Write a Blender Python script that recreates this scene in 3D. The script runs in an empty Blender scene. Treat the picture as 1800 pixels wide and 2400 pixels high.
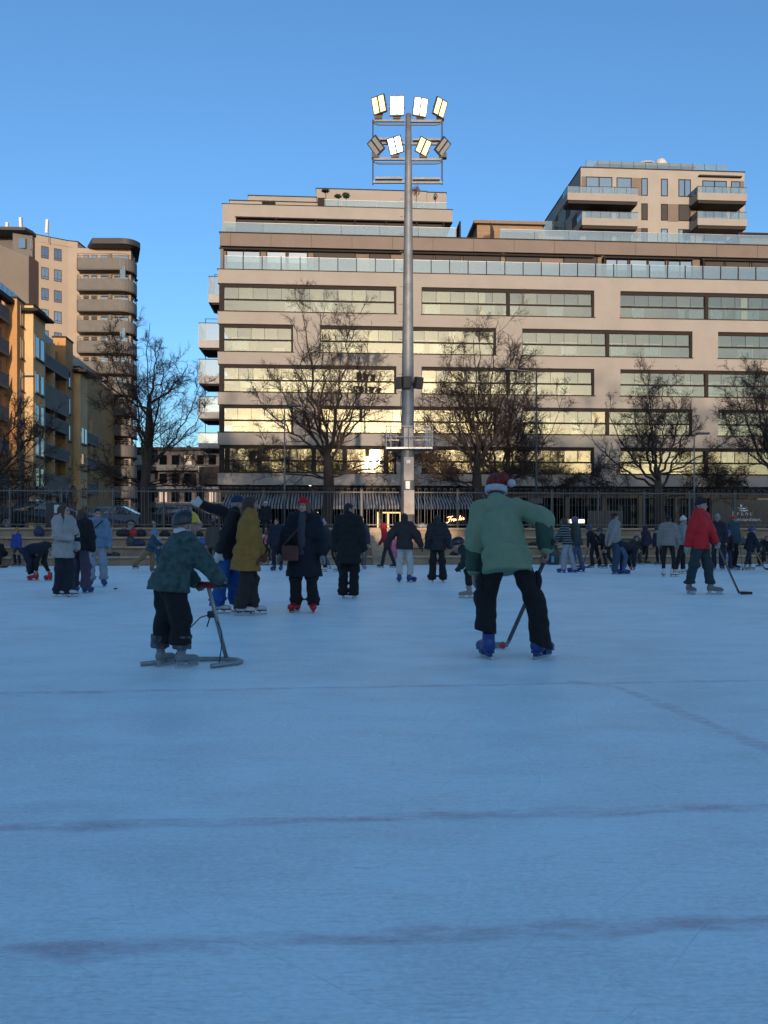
import bpy, bmesh, math, random
import numpy as np
from mathutils import Vector, Matrix, Quaternion
R = math.radians
rnd = random.Random(7)
scene = bpy.context.scene
COL = scene.collection
# ---------------------------------------------------------------- camera
HC, F, HZ = 1.15, 1803.0, 1255.0      # eye height (m), focal length and horizon row of the photograph (px)
cd = bpy.data.cameras.new('camera'); cam = bpy.data.objects.new('camera', cd); COL.objects.link(cam)
cam.location = (0, 0, HC); cam.rotation_euler = (R(90), 0, 0)
cd.sensor_fit = 'VERTICAL'; cd.sensor_height = 24; cd.lens = 24*F/2400.0
cd.shift_y = (HZ-1200)/2400.0; cd.clip_end = 3000; cd.clip_start = .05
scene.camera = cam
# ---------------------------------------------------------------- sky and sun
SUN = Vector((.112, -.987, .098)).normalized()
w = bpy.data.worlds.new('World'); scene.world = w; w.use_nodes = True
nt = w.node_tree; bg = nt.nodes['Background']
sky = nt.nodes.new('ShaderNodeTexSky'); sky.sky_type = 'NISHITA'; sky.sun_disc = False
sky.sun_elevation = math.asin(SUN.z); sky.sun_rotation = math.atan2(SUN.x, SUN.y)
sky.air_density = 1.0; sky.dust_density = 1.5; sky.ozone_density = 3.7; sky.altitude = 50
nt.links.new(sky.outputs[0], bg.inputs[0]); bg.inputs[1].default_value = .15
sl = bpy.data.lights.new('sun', 'SUN'); sun = bpy.data.objects.new('sun', sl); COL.objects.link(sun)
sl.energy = 2.0; sl.angle = R(.5); sl.color = (1.0, .76, .55)
sun.rotation_euler = SUN.to_track_quat('Z', 'Y').to_euler(); sun.location = SUN*200
vs = scene.view_settings; vs.view_transform = 'Standard'; vs.look = 'None'; vs.gamma = 1; vs.use_curve_mapping = False
vs.exposure = 1.34
scene.cycles.use_denoising = True
scene.cycles.max_bounces = 8; scene.cycles.transparent_max_bounces = 24
# ---------------------------------------------------------------- helpers
def px(x, y, d):                       # photo pixel at depth d
    return Vector(((x-900)/F*d, d, HC+(HZ-y)/F*d))
def gd(y): return HC*F/(y-HZ)          # depth of an ice point seen at row y
def gp(x, y):
    d = gd(y); return Vector(((x-900)/F*d, d, 0))
MATS = {}
def M(name, col, rough=.6, var=.12, scale=6., bump=0., bscale=60., metal=0., spec=.5, stretch=None, emit=None, coat=0.):
    if name in MATS: return MATS[name]
    m = bpy.data.materials.new(name); m.use_nodes = True; MATS[name] = m
    n = m.node_tree.nodes; l = m.node_tree.links; b = n['Principled BSDF']
    c = (*col, 1) if len(col) == 3 else col
    b.inputs['Base Color'].default_value = c
    b.inputs['Roughness'].default_value = rough; b.inputs['Metallic'].default_value = metal
    b.inputs['Specular IOR Level'].default_value = spec
    if coat: b.inputs['Coat Weight'].default_value = coat
    if emit:
        b.inputs['Emission Color'].default_value = (*emit[0], 1); b.inputs['Emission Strength'].default_value = emit[1]
    if var or bump:
        tc = n.new('ShaderNodeTexCoord'); mp = n.new('ShaderNodeMapping'); l.new(tc.outputs['Object'], mp.inputs[0])
        if stretch: mp.inputs['Scale'].default_value = stretch
    if var:
        nz = n.new('ShaderNodeTexNoise'); nz.inputs['Scale'].default_value = scale; nz.inputs['Detail'].default_value = 5
        nz.inputs['Roughness'].default_value = .62
        l.new(mp.outputs[0], nz.inputs['Vector'])
        mr = n.new('ShaderNodeMapRange'); mr.inputs[1].default_value = .3; mr.inputs[2].default_value = .7
        mr.inputs[3].default_value = 1-var; mr.inputs[4].default_value = 1+var
        l.new(nz.outputs['Fac'], mr.inputs[0])
        mx = n.new('ShaderNodeMix'); mx.data_type = 'RGBA'; mx.blend_type = 'MULTIPLY'; mx.inputs[0].default_value = 1
        mx.inputs[6].default_value = c; l.new(mr.outputs[0], mx.inputs[7]); l.new(mx.outputs[2], b.inputs['Base Color'])
    if bump:
        n2 = n.new('ShaderNodeTexNoise'); n2.inputs['Scale'].default_value = bscale; n2.inputs['Detail'].default_value = 4
        l.new(mp.outputs[0], n2.inputs['Vector'])
        bp = n.new('ShaderNodeBump'); bp.inputs['Strength'].default_value = bump; bp.inputs['Distance'].default_value = .02
        l.new(n2.outputs['Fac'], bp.inputs['Height']); l.new(bp.outputs[0], b.inputs['Normal'])
    return m
def glass(name, refl, tint, rough=.012, haze=0., hazecol=(.6, .65, .6), bump=0., bscale=1., coat=(.95, .97, .95)):
    if name in MATS: return MATS[name]
    m = bpy.data.materials.new(name); m.use_nodes = True; MATS[name] = m
    n = m.node_tree.nodes; l = m.node_tree.links; n.remove(n['Principled BSDF']); out = n['Material Output']
    tr = n.new('ShaderNodeBsdfTransparent'); tr.inputs[0].default_value = (*tint, 1)
    gl = n.new('ShaderNodeBsdfGlossy'); gl.inputs['Roughness'].default_value = rough; gl.inputs[0].default_value = (*coat, 1)
    fr = n.new('ShaderNodeLayerWeight'); fr.inputs[0].default_value = .25
    mr = n.new('ShaderNodeMapRange'); mr.inputs[3].default_value = refl; mr.inputs[4].default_value = 1
    l.new(fr.outputs['Fresnel'], mr.inputs[0])
    if bump:
        tc = n.new('ShaderNodeTexCoord'); nz = n.new('ShaderNodeTexNoise'); nz.inputs['Scale'].default_value = bscale
        l.new(tc.outputs['Object'], nz.inputs['Vector'])
        bp = n.new('ShaderNodeBump'); bp.inputs['Strength'].default_value = bump; bp.inputs['Distance'].default_value = .02
        l.new(nz.outputs['Fac'], bp.inputs['Height']); l.new(bp.outputs[0], gl.inputs['Normal'])
    mx = n.new('ShaderNodeMixShader'); l.new(mr.outputs[0], mx.inputs[0]); l.new(tr.outputs[0], mx.inputs[1]); l.new(gl.outputs[0], mx.inputs[2])
    last = mx
    if haze:
        df = n.new('ShaderNodeBsdfDiffuse'); df.inputs[0].default_value = (*hazecol, 1)
        m2 = n.new('ShaderNodeMixShader'); m2.inputs[0].default_value = haze
        l.new(mx.outputs[0], m2.inputs[1]); l.new(df.outputs[0], m2.inputs[2]); last = m2
    l.new(last.outputs[0], out.inputs[0])
    return m
def thing(name, label, cat, loc=(0, 0, 0), rz=0, group=None):
    o = bpy.data.objects.new(name, None); COL.objects.link(o); o.empty_display_size = .2
    o.location = loc; o.rotation_euler = (0, 0, rz); tag(o, label, cat, group); return o
def tag(o, label=None, cat=None, group=None, kind=None):
    if label: o['label'] = label
    if cat: o['category'] = cat
    if group: o['group'] = group
    if kind: o['kind'] = kind
    return o
def link(name, me, parent=None, loc=None, rot=None):
    o = bpy.data.objects.new(name, me); COL.objects.link(o)
    if parent is not None: o.parent = parent
    if loc is not None: o.location = loc
    if rot is not None: o.rotation_euler = rot
    return o
def copy_tree(o, parent=None):
    c = o.copy(); COL.objects.link(c); c.parent = parent
    for ch in list(o.children): copy_tree(ch, c)
    return c
def mesh_from(name, v, f, mats, mi=None, smooth=False):
    me = bpy.data.meshes.new(name); me.from_pydata([tuple(a) for a in v], [], f)
    for m in (mats if isinstance(mats, (list, tuple)) else [mats]): me.materials.append(m)
    if mi is not None: me.polygons.foreach_set('material_index', mi)
    if smooth: me.polygons.foreach_set('use_smooth', [True]*len(me.polygons))
    me.update(); return me
BOXF = [(0, 3, 2, 1), (4, 5, 6, 7), (0, 1, 5, 4), (1, 2, 6, 5), (2, 3, 7, 6), (3, 0, 4, 7)]
class MB:
    def __init__(s): s.v = []; s.f = []; s.m = []
    def add(s, v, f, mi=0):
        o = len(s.v); s.v += [tuple(p) for p in v]; s.f += [tuple(i+o for i in q) for q in f]; s.m += [mi]*len(f); return s
    def box(s, x0, x1, y0, y1, z0, z1, mi=0):
        return s.add([(x0, y0, z0), (x1, y0, z0), (x1, y1, z0), (x0, y1, z0), (x0, y0, z1), (x1, y0, z1), (x1, y1, z1), (x0, y1, z1)], BOXF, mi)
    def cbox(s, c, hx, hy, hz, rot=None, mi=0):
        rot = rot or Matrix.Identity(3); c = Vector(c); v = []
        for z in (-1, 1):
            for x, y in ((-1, -1), (1, -1), (1, 1), (-1, 1)): v.append(c+rot @ Vector((x*hx, y*hy, z*hz)))
        return s.add(v, BOXF, mi)
    def bar(s, a, b, w, h=None, mi=0, up=(0, 0, 1)):
        a, b = Vector(a), Vector(b); h = h or w; t = (b-a); L = t.length; t.normalize(); u = Vector(up)
        if abs(t.dot(u)) > .98: u = Vector((0, 1, 0))
        x = t.cross(u).normalized(); z = x.cross(t)
        rot = Matrix((x, t, z)).transposed(); return s.cbox((a+b)/2, w/2, L/2, h/2, rot, mi)
    def tube(s, pts, r, n=8, mi=0, cap=True):
        pts = [Vector(p) for p in pts]; k = len(pts); r = [r]*k if not hasattr(r, '__len__') else r; v = []; f = []
        nrm = None
        for i, p in enumerate(pts):
            t = (pts[min(i+1, k-1)]-pts[max(i-1, 0)]).normalized()
            if nrm is None: nrm = t.orthogonal().normalized()
            else:
                nrm = nrm-t*nrm.dot(t); nrm = nrm.normalized() if nrm.length > 1e-6 else t.orthogonal().normalized()
            b = t.cross(nrm)
            for j in range(n):
                a = 2*math.pi*j/n; v.append(p+(nrm*math.cos(a)+b*math.sin(a))*r[i])
        for i in range(k-1):
            for j in range(n): f.append((i*n+j, i*n+(j+1) % n, (i+1)*n+(j+1) % n, (i+1)*n+j))
        if cap: f.append(tuple(range(n-1, -1, -1))); f.append(tuple((k-1)*n+j for j in range(n)))
        return s.add(v, f, mi)
    def lathe(s, prof, c=(0, 0, 0), n=16, mi=0, sx=1, sy=1):
        v = []; f = []; k = len(prof)
        for rr, z in prof:
            for j in range(n):
                a = 2*math.pi*j/n; v.append((c[0]+rr*math.cos(a)*sx, c[1]+rr*math.sin(a)*sy, c[2]+z))
        for i in range(k-1):
            for j in range(n): f.append((i*n+j, i*n+(j+1) % n, (i+1)*n+(j+1) % n, (i+1)*n+j))
        f.append(tuple(range(n-1, -1, -1))); f.append(tuple((k-1)*n+j for j in range(n)))
        return s.add(v, f, mi)
    def prism(s, poly, z0, z1, mi=0):
        n = len(poly); v = [(x, y, z0) for x, y in poly]+[(x, y, z1) for x, y in poly]
        f = [tuple(range(n-1, -1, -1)), tuple(range(n, 2*n))]+[(i, (i+1) % n, n+(i+1) % n, n+i) for i in range(n)]
        return s.add(v, f, mi)
    def mesh(s, name, mats, smooth=False): return mesh_from(name, s.v, s.f, mats, s.m, smooth)
    def build(s, name, mats, parent=None, smooth=False, loc=None, rot=None):
        return link(name, s.mesh(name, mats, smooth), parent, loc, rot)
def put(name, x0, x1, y0, y1, z0, z1, mat, parent):          # a box part
    return MB().box(x0, x1, y0, y1, z0, z1).build(name, mat, parent)
def bevel_obj(o, w=.01, seg=1):
    m = o.modifiers.new('bevel', 'BEVEL'); m.width = w; m.segments = seg; m.limit_method = 'ANGLE'; return o
# ---------------------------------------------------------------- ice
def ice_material():
    m = bpy.data.materials.new('rink_ice'); m.use_nodes = True; n = m.node_tree.nodes; l = m.node_tree.links; b = n['Principled BSDF']
    geo = n.new('ShaderNodeNewGeometry')
    def noise(scale, st, det=6, rot=0, rough=.6):
        mp = n.new('ShaderNodeMapping'); mp.inputs['Scale'].default_value = st; mp.inputs['Rotation'].default_value = (0, 0, rot)
        l.new(geo.outputs['Position'], mp.inputs[0]); z = n.new('ShaderNodeTexNoise'); z.inputs['Scale'].default_value = scale
        z.inputs['Detail'].default_value = det; z.inputs['Roughness'].default_value = rough; z.inputs['Distortion'].default_value = .4
        l.new(mp.outputs[0], z.inputs['Vector']); return z.outputs['Fac']
    def rng(a, lo, hi, o0, o1):
        r = n.new('ShaderNodeMapRange'); r.inputs[1].default_value = lo; r.inputs[2].default_value = hi; r.inputs[3].default_value = o0; r.inputs[4].default_value = o1
        l.new(a, r.inputs[0]); return r.outputs[0]
    def math_(op, a, c):
        k = n.new('ShaderNodeMath'); k.operation = op
        for i, q in enumerate((a, c)):
            if isinstance(q, (int, float)): k.inputs[i].default_value = q
            else: l.new(q, k.inputs[i])
        return k.outputs[0]
    big = noise(.35, (1, 1, 1), 4); mid = noise(1.2, (1, 2.2, 1), 5, .08)
    s1 = noise(5, (1, 9, 1), 6, .06); s2 = noise(7, (1, 14, 1), 5, -.22); s3 = noise(6, (1, 12, 1), 5, .5); s4 = noise(38, (1, 2.2, 1), 4)
    scr1 = rng(s1, .60, .70, 0, 1); scr2 = rng(s2, .60, .68, 0, 1); scr3 = rng(s3, .62, .7, 0, 1)
    scr = math_('MAXIMUM', math_('MAXIMUM', scr1, scr2), scr3)
    # curved skate cuts: rings of a distorted cell pattern, thin
    def cuts(scale, wid, seed):
        mp = n.new('ShaderNodeMapping'); mp.inputs['Location'].default_value = (seed, seed*1.7, 0); l.new(geo.outputs['Position'], mp.inputs[0])
        z = n.new('ShaderNodeTexNoise'); z.inputs['Scale'].default_value = scale; z.inputs['Detail'].default_value = 0
        l.new(mp.outputs[0], z.inputs['Vector'])
        k = math_('PINGPONG', math_('MULTIPLY', z.outputs['Fac'], 9.), .5)
        return rng(k, 0, wid, 1, 0)
    cut = math_('MAXIMUM', math_('MULTIPLY', cuts(.55, .012, 3.1), rng(mid, .45, .6, 0, 1)), math_('MULTIPLY', cuts(.9, .014, 11.3), rng(big, .45, .6, 0, 1)))
    tone = math_('ADD', rng(big, .3, .7, -.07, .07), rng(mid, .3, .7, -.08, .08))
    tone = math_('ADD', tone, math_('MULTIPLY', scr, .20)); tone = math_('ADD', tone, rng(s1, .30, .40, -.13, 0)); tone = math_('ADD', tone, rng(s2, .29, .38, -.12, 0)); tone = math_('ADD', tone, math_('MULTIPLY', cut, .24))
    tone = math_('ADD', tone, rng(s4, .35, .65, -.09, .09))
    val = math_('ADD', tone, 1.0)
    mx = n.new('ShaderNodeMix'); mx.data_type = 'RGBA'; mx.blend_type = 'MULTIPLY'; mx.inputs[0].default_value = 1
    mx.inputs[6].default_value = (.80, .95, .93, 1); l.new(val, mx.inputs[7]); l.new(mx.outputs[2], b.inputs['Base Color'])
    l.new(math_('ADD', rng(mid, .3, .7, .34, .5), math_('MULTIPLY', scr, .15)), b.inputs['Roughness'])
    b.inputs['Specular IOR Level'].default_value = .10
    h = math_('ADD', math_('MULTIPLY', scr, .5), math_('ADD', math_('MULTIPLY', s4, .35), math_('MULTIPLY', cut, -.8)))
    bp = n.new('ShaderNodeBump'); bp.inputs['Strength'].default_value = .6; bp.inputs['Distance'].default_value = .01
    l.new(h, bp.inputs['Height']); l.new(bp.outputs[0], b.inputs['Normal'])
    return m
TR = R(4.6)                                     # the rink's far edge and its lines run at this angle
TO = Vector((0, 30.0, 0)); TC, TS = math.cos(TR), math.sin(TR)
def tw(u, v, z=0): return Vector((TO.x+u*TC-v*TS, TO.y+u*TS+v*TC, z))   # terrace frame -> world
ice = MB()
c = [tw(-60, 0), tw(60, 0), tw(60, -60), tw(-60, -60)]
ice.add(c, [(3, 2, 1, 0)])
tag(ice.build('ice', ice_material()), kind='structure')
gm = M('asphalt', (.055, .055, .06), .85, .25, 3, .3, 40)
g = MB()
cs = [tw(-700, 2.4, 1.47), tw(700, 2.4, 1.47), tw(700, 1500, 1.47), tw(-700, 1500, 1.47)]
g.add(cs, [(0, 1, 2, 3)]); tag(g.build('street', gm), kind='structure')
g = MB(); g.add([(-900, -900, -.05), (900, -900, -.05), (900, 60, -.05), (-900, 60, -.05)], [(0, 1, 2, 3)])
tag(g.build('ground', M('snowy_ground', (.5, .5, .5), .9, .2, 1.)), kind='structure')
# painted lines under the ice, worn
def line_material():
    m = bpy.data.materials.new('faded_red_line'); m.use_nodes = True; n = m.node_tree.nodes; l = m.node_tree.links; b = n['Principled BSDF']; out = n['Material Output']
    b.inputs['Base Color'].default_value = (.60, .40, .46, 1); b.inputs['Roughness'].default_value = .4
    geo = n.new('ShaderNodeNewGeometry'); at = n.new('ShaderNodeAttribute'); at.attribute_name = 'fade'
    z = n.new('ShaderNodeTexNoise'); z.inputs['Scale'].default_value = 4; z.inputs['Detail'].default_value = 7; z.inputs['Roughness'].default_value = .7
    mp = n.new('ShaderNodeMapping'); mp.inputs['Scale'].default_value = (1, 4, 1); l.new(geo.outputs['Position'], mp.inputs[0]); l.new(mp.outputs[0], z.inputs['Vector'])
    r = n.new('ShaderNodeMapRange'); r.inputs[1].default_value = .35; r.inputs[2].default_value = .75; r.inputs[3].default_value = 0; r.inputs[4].default_value = .62; l.new(z.outputs['Fac'], r.inputs[0])
    k = n.new('ShaderNodeMath'); k.operation = 'MULTIPLY'; l.new(r.outputs[0], k.inputs[0]); l.new(at.outputs['Fac'], k.inputs[1])
    tr = n.new('ShaderNodeBsdfTransparent'); mx = n.new('ShaderNodeMixShader'); l.new(k.outputs[0], mx.inputs[0]); l.new(tr.outputs[0], mx.inputs[1]); l.new(b.outputs[0], mx.inputs[2])
    l.new(mx.outputs[0], out.inputs[0]); return m
LM = line_material()
def rink_line(pts, wd, amt=1.):
    v = []; f = []; fade = []; n = len(pts); prof = ((-1, 0), (-.55, .8), (0, 1), (.5, .8), (1, 0))
    for i, p in enumerate(pts):
        t = (pts[min(i+1, n-1)]-pts[max(i-1, 0)]).normalized(); s = Vector((-t.y, t.x, 0))
        wv = wd*(1+.25*math.sin(i*1.7)+.2*math.sin(i*.6))
        for k, a in prof: v.append(p+s*(k*wv)+Vector((0, 0, .004))); fade.append(a*amt*(1+.2*math.sin(i*.9)))
    for i in range(n-1):
        for k in range(4): f.append((i*5+k, i*5+k+1, i*5+6+k, i*5+5+k))
    me = mesh_from('rink_line', v, f, LM); a = me.attributes.new('fade', 'FLOAT', 'POINT'); a.data.foreach_set('value', fade)
    tag(link('rink_line', me), kind='structure')
def seg(a, b, n=60, ext=1.2):
    d = b-a; return [a-d*ext+d*((1+2*ext)*i/n)+Vector((0, .012*math.sin(i*2.1), 0)) for i in range(n+1)]
rink_line(seg(gp(0, 2235), gp(1800, 2160)), .055, .95)
rink_line(seg(gp(0, 1943), gp(1800, 1892)), .06, .85)
rink_line(seg(gp(0, 1626), gp(1800, 1595)), .05, .8)
q = [gp(1330, 1598), gp(1450, 1612), gp(1560, 1655), gp(1680, 1705), gp(1790, 1752), gp(1990, 1850), gp(2200, 2000)]
cp = []
for i in range(len(q)-1):
    for k in range(6): cp.append(q[i].lerp(q[i+1], k/6))
rink_line(cp, .07, .6)
# ---------------------------------------------------------------- terrace of concrete seats
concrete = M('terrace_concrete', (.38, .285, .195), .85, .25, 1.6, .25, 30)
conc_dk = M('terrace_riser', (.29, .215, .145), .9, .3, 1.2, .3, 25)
terr = thing('seating_terrace', 'stepped pale concrete seating terrace along the far edge of the ice', 'terrace', TO, TR)
ST = [.36, .73, 1.10, 1.47]; TD = .75
u0s, u1s = -.45, .95                                   # the flight of steps
L = 2.4
def rows(a, b):
    k = max(1, round((b-a)/L)); return [(a+(b-a)*i/k, a+(b-a)*(i+1)/k) for i in range(k)]
for i, zt in enumerate(ST):
    zb = 0 if i == 0 else ST[i-1]; y0 = TD*i
    for rg in ((-27, u0s), (u1s, 30)):
        for a, b in rows(*rg):
            e = .006; dy = rnd.uniform(-.006, .006)
            back = y0+TD+.13 if i < 3 else y0+TD-.05
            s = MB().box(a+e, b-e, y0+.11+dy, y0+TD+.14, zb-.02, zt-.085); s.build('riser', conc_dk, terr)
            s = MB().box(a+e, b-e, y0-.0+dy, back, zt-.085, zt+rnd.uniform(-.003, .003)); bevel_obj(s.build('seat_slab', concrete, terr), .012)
for k in range(8):
    z1 = 1.47*(k+1)/8; y0 = 2.25*k/8
    put('stair_step', u0s+.01, u1s-.01, y0, y0+2.25/8+.1 if k < 7 else 2.95, max(z1-.40, -.02), z1, concrete, terr)
for uu in (u0s, u1s):
    put('stair_wall', uu-.05, uu+.05, .3, 2.5, 0, .2, conc_dk, terr) if False else None
# ---------------------------------------------------------------- the long pale apartment building
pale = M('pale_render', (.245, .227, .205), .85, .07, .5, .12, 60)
brown = M('brown_panel', (.11, .083, .068), .6, .1, .8, .05, 60)
brown2 = M('brown_wall', (.125, .098, .08), .7, .1, .8)
dark = M('dark_metal', (.03, .027, .026), .7, .1, 4, spec=.12)
black = M('black_screen', (.012, .011, .012), .7, .1, 3)
blind = M('dark_blind', (.028, .024, .024), .75, .12, 12)
frame_m = M('frame_bronze', (.024, .020, .018), .7, .1, 4, spec=.1)
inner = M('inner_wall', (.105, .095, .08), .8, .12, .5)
inner2 = M('inner_panel', (.42, .40, .37), .7, .12, 1.2)
floor_m = M('slab_concrete', (.25, .24, .23), .85, .12, 2)
gl_a = glass('window_glass', .15, (.70, .74, .72), .015, .02, (.40, .40, .36), .014, .8, (1., .88, .66))  # warm reflection tint stands in for the golden sky near the sun
gl_in = glass('inner_glass', .42, (.25, .27, .27), .02, coat=(1., .93, .8))
gl_win = glass('plain_window_glass', .30, (.10, .12, .13), .015, 0, bump=.01, bscale=.7)
gl_rail = glass('railing_glass', .16, (.66, .74, .71), .03, .10, (.42, .48, .45))
gl_dark = glass('shop_glass', .10, (.12, .12, .12), .02)
PR = math.atan2(2.7, 43.5); P0 = Vector((-12.76, 59.0, 0)); PC, PS = math.cos(PR), math.sin(PR)
def fb(x, y, v=0, o=None):
    o = o or P0; ox, oy = o.x-v*PS, o.y+v*PC; a = (x-900)/F
    u = (a*oy-ox)/(PC-a*PS); Y = oy+PS*u; return u, HC+(HZ-y)/F*Y
def fu(x, v=0, o=None): return fb(x, 0, v, o)[0]
def fz(x, y, v=0, o=None): return fb(x, y, v, o)[1]
bld = thing('apartment_building', 'long pale rendered apartment building with bands of glazed balconies and a brown upper storey', 'building', P0, PR)
UE = 66.0
ZT, ZB, PITCH, NR = 20.52, 18.40, 3.10, 5
PTOP = 21.57; GF = 5.04
odd = [(0, fu(929)), (fu(988), fu(1393)), (fu(1454), fu(1858)), (fu(1918), fu(2322)), (fu(2382), UE)]
evn = [(0, fu(687)), (fu(750), fu(1163)), (fu(1224), fu(1623)), (fu(1683), fu(2082)), (fu(2142), fu(2546))]
wm = MB(); TH = .40
bands = [(PTOP, ZT)]+[(ZB-PITCH*k, ZT-PITCH*(k+1)) for k in range(4)]+[(ZB-PITCH*4, GF)]
for zt, zb in bands: wm.box(0, UE, 0, TH, zb, zt)
for k in range(NR):
    sp = odd if k % 2 == 0 else evn; zt, zb = ZT-PITCH*k, ZB-PITCH*k; prev = None
    edges = [(sp[i][1], sp[i+1][0]) for i in range(len(sp)-1)]+([(sp[-1][1], UE)] if sp[-1][1] < UE-.1 else [])
    for a, b in edges: wm.box(a, b, .002, TH, zb, zt)
wm.box(0, UE, 14.6, 15, 1.47, PTOP); wm.box(UE-.4, UE-.002, TH, 14.6, 1.47, PTOP)
wm.box(1.2, 1.5, 2.2, 14.6, 1.47, PTOP)
wm.build('wall', pale, bld)
sl_ = MB()
for k in range(6): z = ZB-.45-PITCH*k+PITCH; sl_.box(.02, UE-.4, TH, 14.6, z-.28, z)
sl_.build('floor_slab', floor_m, bld)
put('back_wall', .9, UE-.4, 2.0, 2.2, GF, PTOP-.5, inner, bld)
put('coping', -.05, UE, -.05, .40, PTOP, PTOP+.05, dark, bld)
pane_cache = {}
def pane(wd, hg, mat, parent, x, y, z, name='pane', tilt=.003):
    key = (round(wd, 2), round(hg, 2), mat.name)
    if key not in pane_cache:
        pane_cache[key] = MB().box(-wd/2, wd/2, -.006, .006, -hg/2, hg/2).mesh('pane', mat)
    o = link(name, pane_cache[key], parent, (x, y, z), (rnd.gauss(0, tilt), 0, rnd.gauss(0, tilt))); return o
irnd = random.Random(5)
for k in range(NR):
    sp = odd if k % 2 == 0 else evn; zt, zb = ZT-PITCH*k, ZB-PITCH*k; zr = zb+.92
    for i, (a, b) in enumerate(sp):
        if a > 50: continue
        a0 = a+.42 if a == 0 else a
        fr = MB(); e = .06
        fr.box(a0, b, .14, .30, zt-.26, zt+.0)                    # head and blind box; extra dark height stands in for the shadow beneath
        fr.box(a0, b, .12, .30, zb-.0, zb+.06)                    # sill
        fr.box(a0, a0+e, .14, .30, zb+.06, zt-.26); fr.box(b-e-.1, b, .06, .32, zb+.06, zt-.26)
        mid = (a+b)/2 if (b-a > 8 and a > 0) else None
        if mid: fr.box(mid-.13, mid+.13, .05, .30, zb+.06, zt-.26)
        fr.box(a0+e, b-e-.1, .12, .24, zr-.06, zr+.06)
        if a == 0: fr.box(.10, .42, .08, .40, zb, zt)
        fr.build('window_frame', frame_m, bld)
        if a > 0: pass
        put('sill', a-.06 if a > 0 else -.03, b+.08, -.06, .10, zb-.045, zb+.012, frame_m, bld)
        halves = [(a0+e, mid-.13), (mid+.13, b-e-.1)] if mid else [(a0+e, b-e-.1)]
        for ha, hb in halves:
            if k == NR-1 and i == 0: n = 7
            else: n = max(1, round((hb-ha)/1.12))
            wd = (hb-ha)/n
            for j in range(n):
                pane(wd-.012, zt-.26-zr-.05, gl_a, bld, ha+wd*(j+.5), .21 if k < NR-1 else .26, (zt-.26+zr+.06)/2, 'upper_pane', .007)
            jb = MB()
            for j in range(1, n): jb.box(ha+wd*j-.012, ha+wd*j+.012, .195, .225, zr+.06, zt-.26)
            if n > 1: tag(jb.build('pane_joint', frame_m, bld), kind='stuff')
            n2 = max(1, round((hb-ha)/3.4)); w2 = (hb-ha)/n2
            for j in range(n2):
                pane(w2-.012, zr-.06-zb-.06, gl_a, bld, ha+w2*(j+.5), .17, (zr-.06+zb+.06)/2, 'lower_pane', .003)
        # inner wall of the glazed balcony: doors, windows, pale panels, furniture
        x = a0+.4
        while x < b-2:
            wv = irnd.choice([1.0, 1.3, 1.3, 2.0]); ty = irnd.random()
            if ty < .55:
                mb = MB(); mb.box(x, x+wv, 1.90, 2.02, zb-.28, zt-.55); mb.build('balcony_door_frame', inner2, bld)
                mb = MB(); mb.box(x+.08, x+wv-.08, 1.885, 1.899, zb-.1, zt-.65); mb.build('balcony_door_glass', gl_in, bld)
                x += wv+irnd.uniform(.1, .9)
            else: x += irnd.uniform(.5, 1.6)
        if irnd.random() < .6:
            q = irnd.uniform(a0+.5, b-1.6); mb = MB(); mb.box(q, q+.9, .9, 1.4, zb-.44, zb+.25); mb.box(q, q+.9, 1.3, 1.42, zb+.25, zb+.62); mb.build('balcony_seat', inner2, bld)
        if irnd.random() < .4:
            q = irnd.uniform(a0+.5, b-1.0); mb = MB(); mb.box(q, q+.5, .35, .38, zb-.3, zt-.2); mb.build('curtain', M('curtain_cloth', (.6, .56, .46), .9, .2, 3, stretch=(8, 1, .3)), bld)
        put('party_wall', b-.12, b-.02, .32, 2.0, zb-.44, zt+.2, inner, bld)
# row-five wide posts as in the photograph
for xx in (532, 608, 735, 808, 905):
    q = fu(xx); put('post', q-.18, q+.18, .12, .24, ZB-PITCH*4+.06, ZT-PITCH*4-.26, frame_m, bld)
# brown storey above
BT = fz(515, 545, .3); BF = BT-1.0
put('fascia', .12, UE, .3, 1.2, BF, BT, brown, bld)
j = 0
for xx in range(540, 2300, 95):
    q = fu(xx, .3); put('panel_joint', q-.012, q+.012, .29, .31, BF+.02, BT-.02, dark, bld)
put('roof_edge', .06, UE, .22, 1.2, BT, BT+.06, dark, bld)
put('roof_deck', .12, UE, 1.2, 15, BT-.2, BT+.02, floor_m, bld)
put('brown_wall', .12, UE, .85, 1.1, PTOP-.3, BF, brown2, bld)
put('end_wall', .12, .35, .55, .85, PTOP+.05, BF, brown2, bld)
put('terrace_floor', .1, UE, .40, 1.7, PTOP-.28, PTOP-.02, floor_m, bld)
put('upper_end_wall', .12, .4, 1.1, 15, PTOP, BT-.2, brown2, bld)
for xa, xb in ((514, 942), (965, 1392), (1412, 1624), (1644, 1840), (1860, 2200)):
    u0, u1 = fu(xa, .6), fu(xb, .6); mb = MB(); mb.tube([(u0, .6, BF-.10), (u1, .6, BF-.10)], .085, 8); mb.box(u0+.1, u1-.1, .6, .85, BF-.075, BF-.02); mb.build('awning_cassette', dark, bld)
ZW1 = fz(900, 592, .85); ZW0 = PTOP+.05
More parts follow.
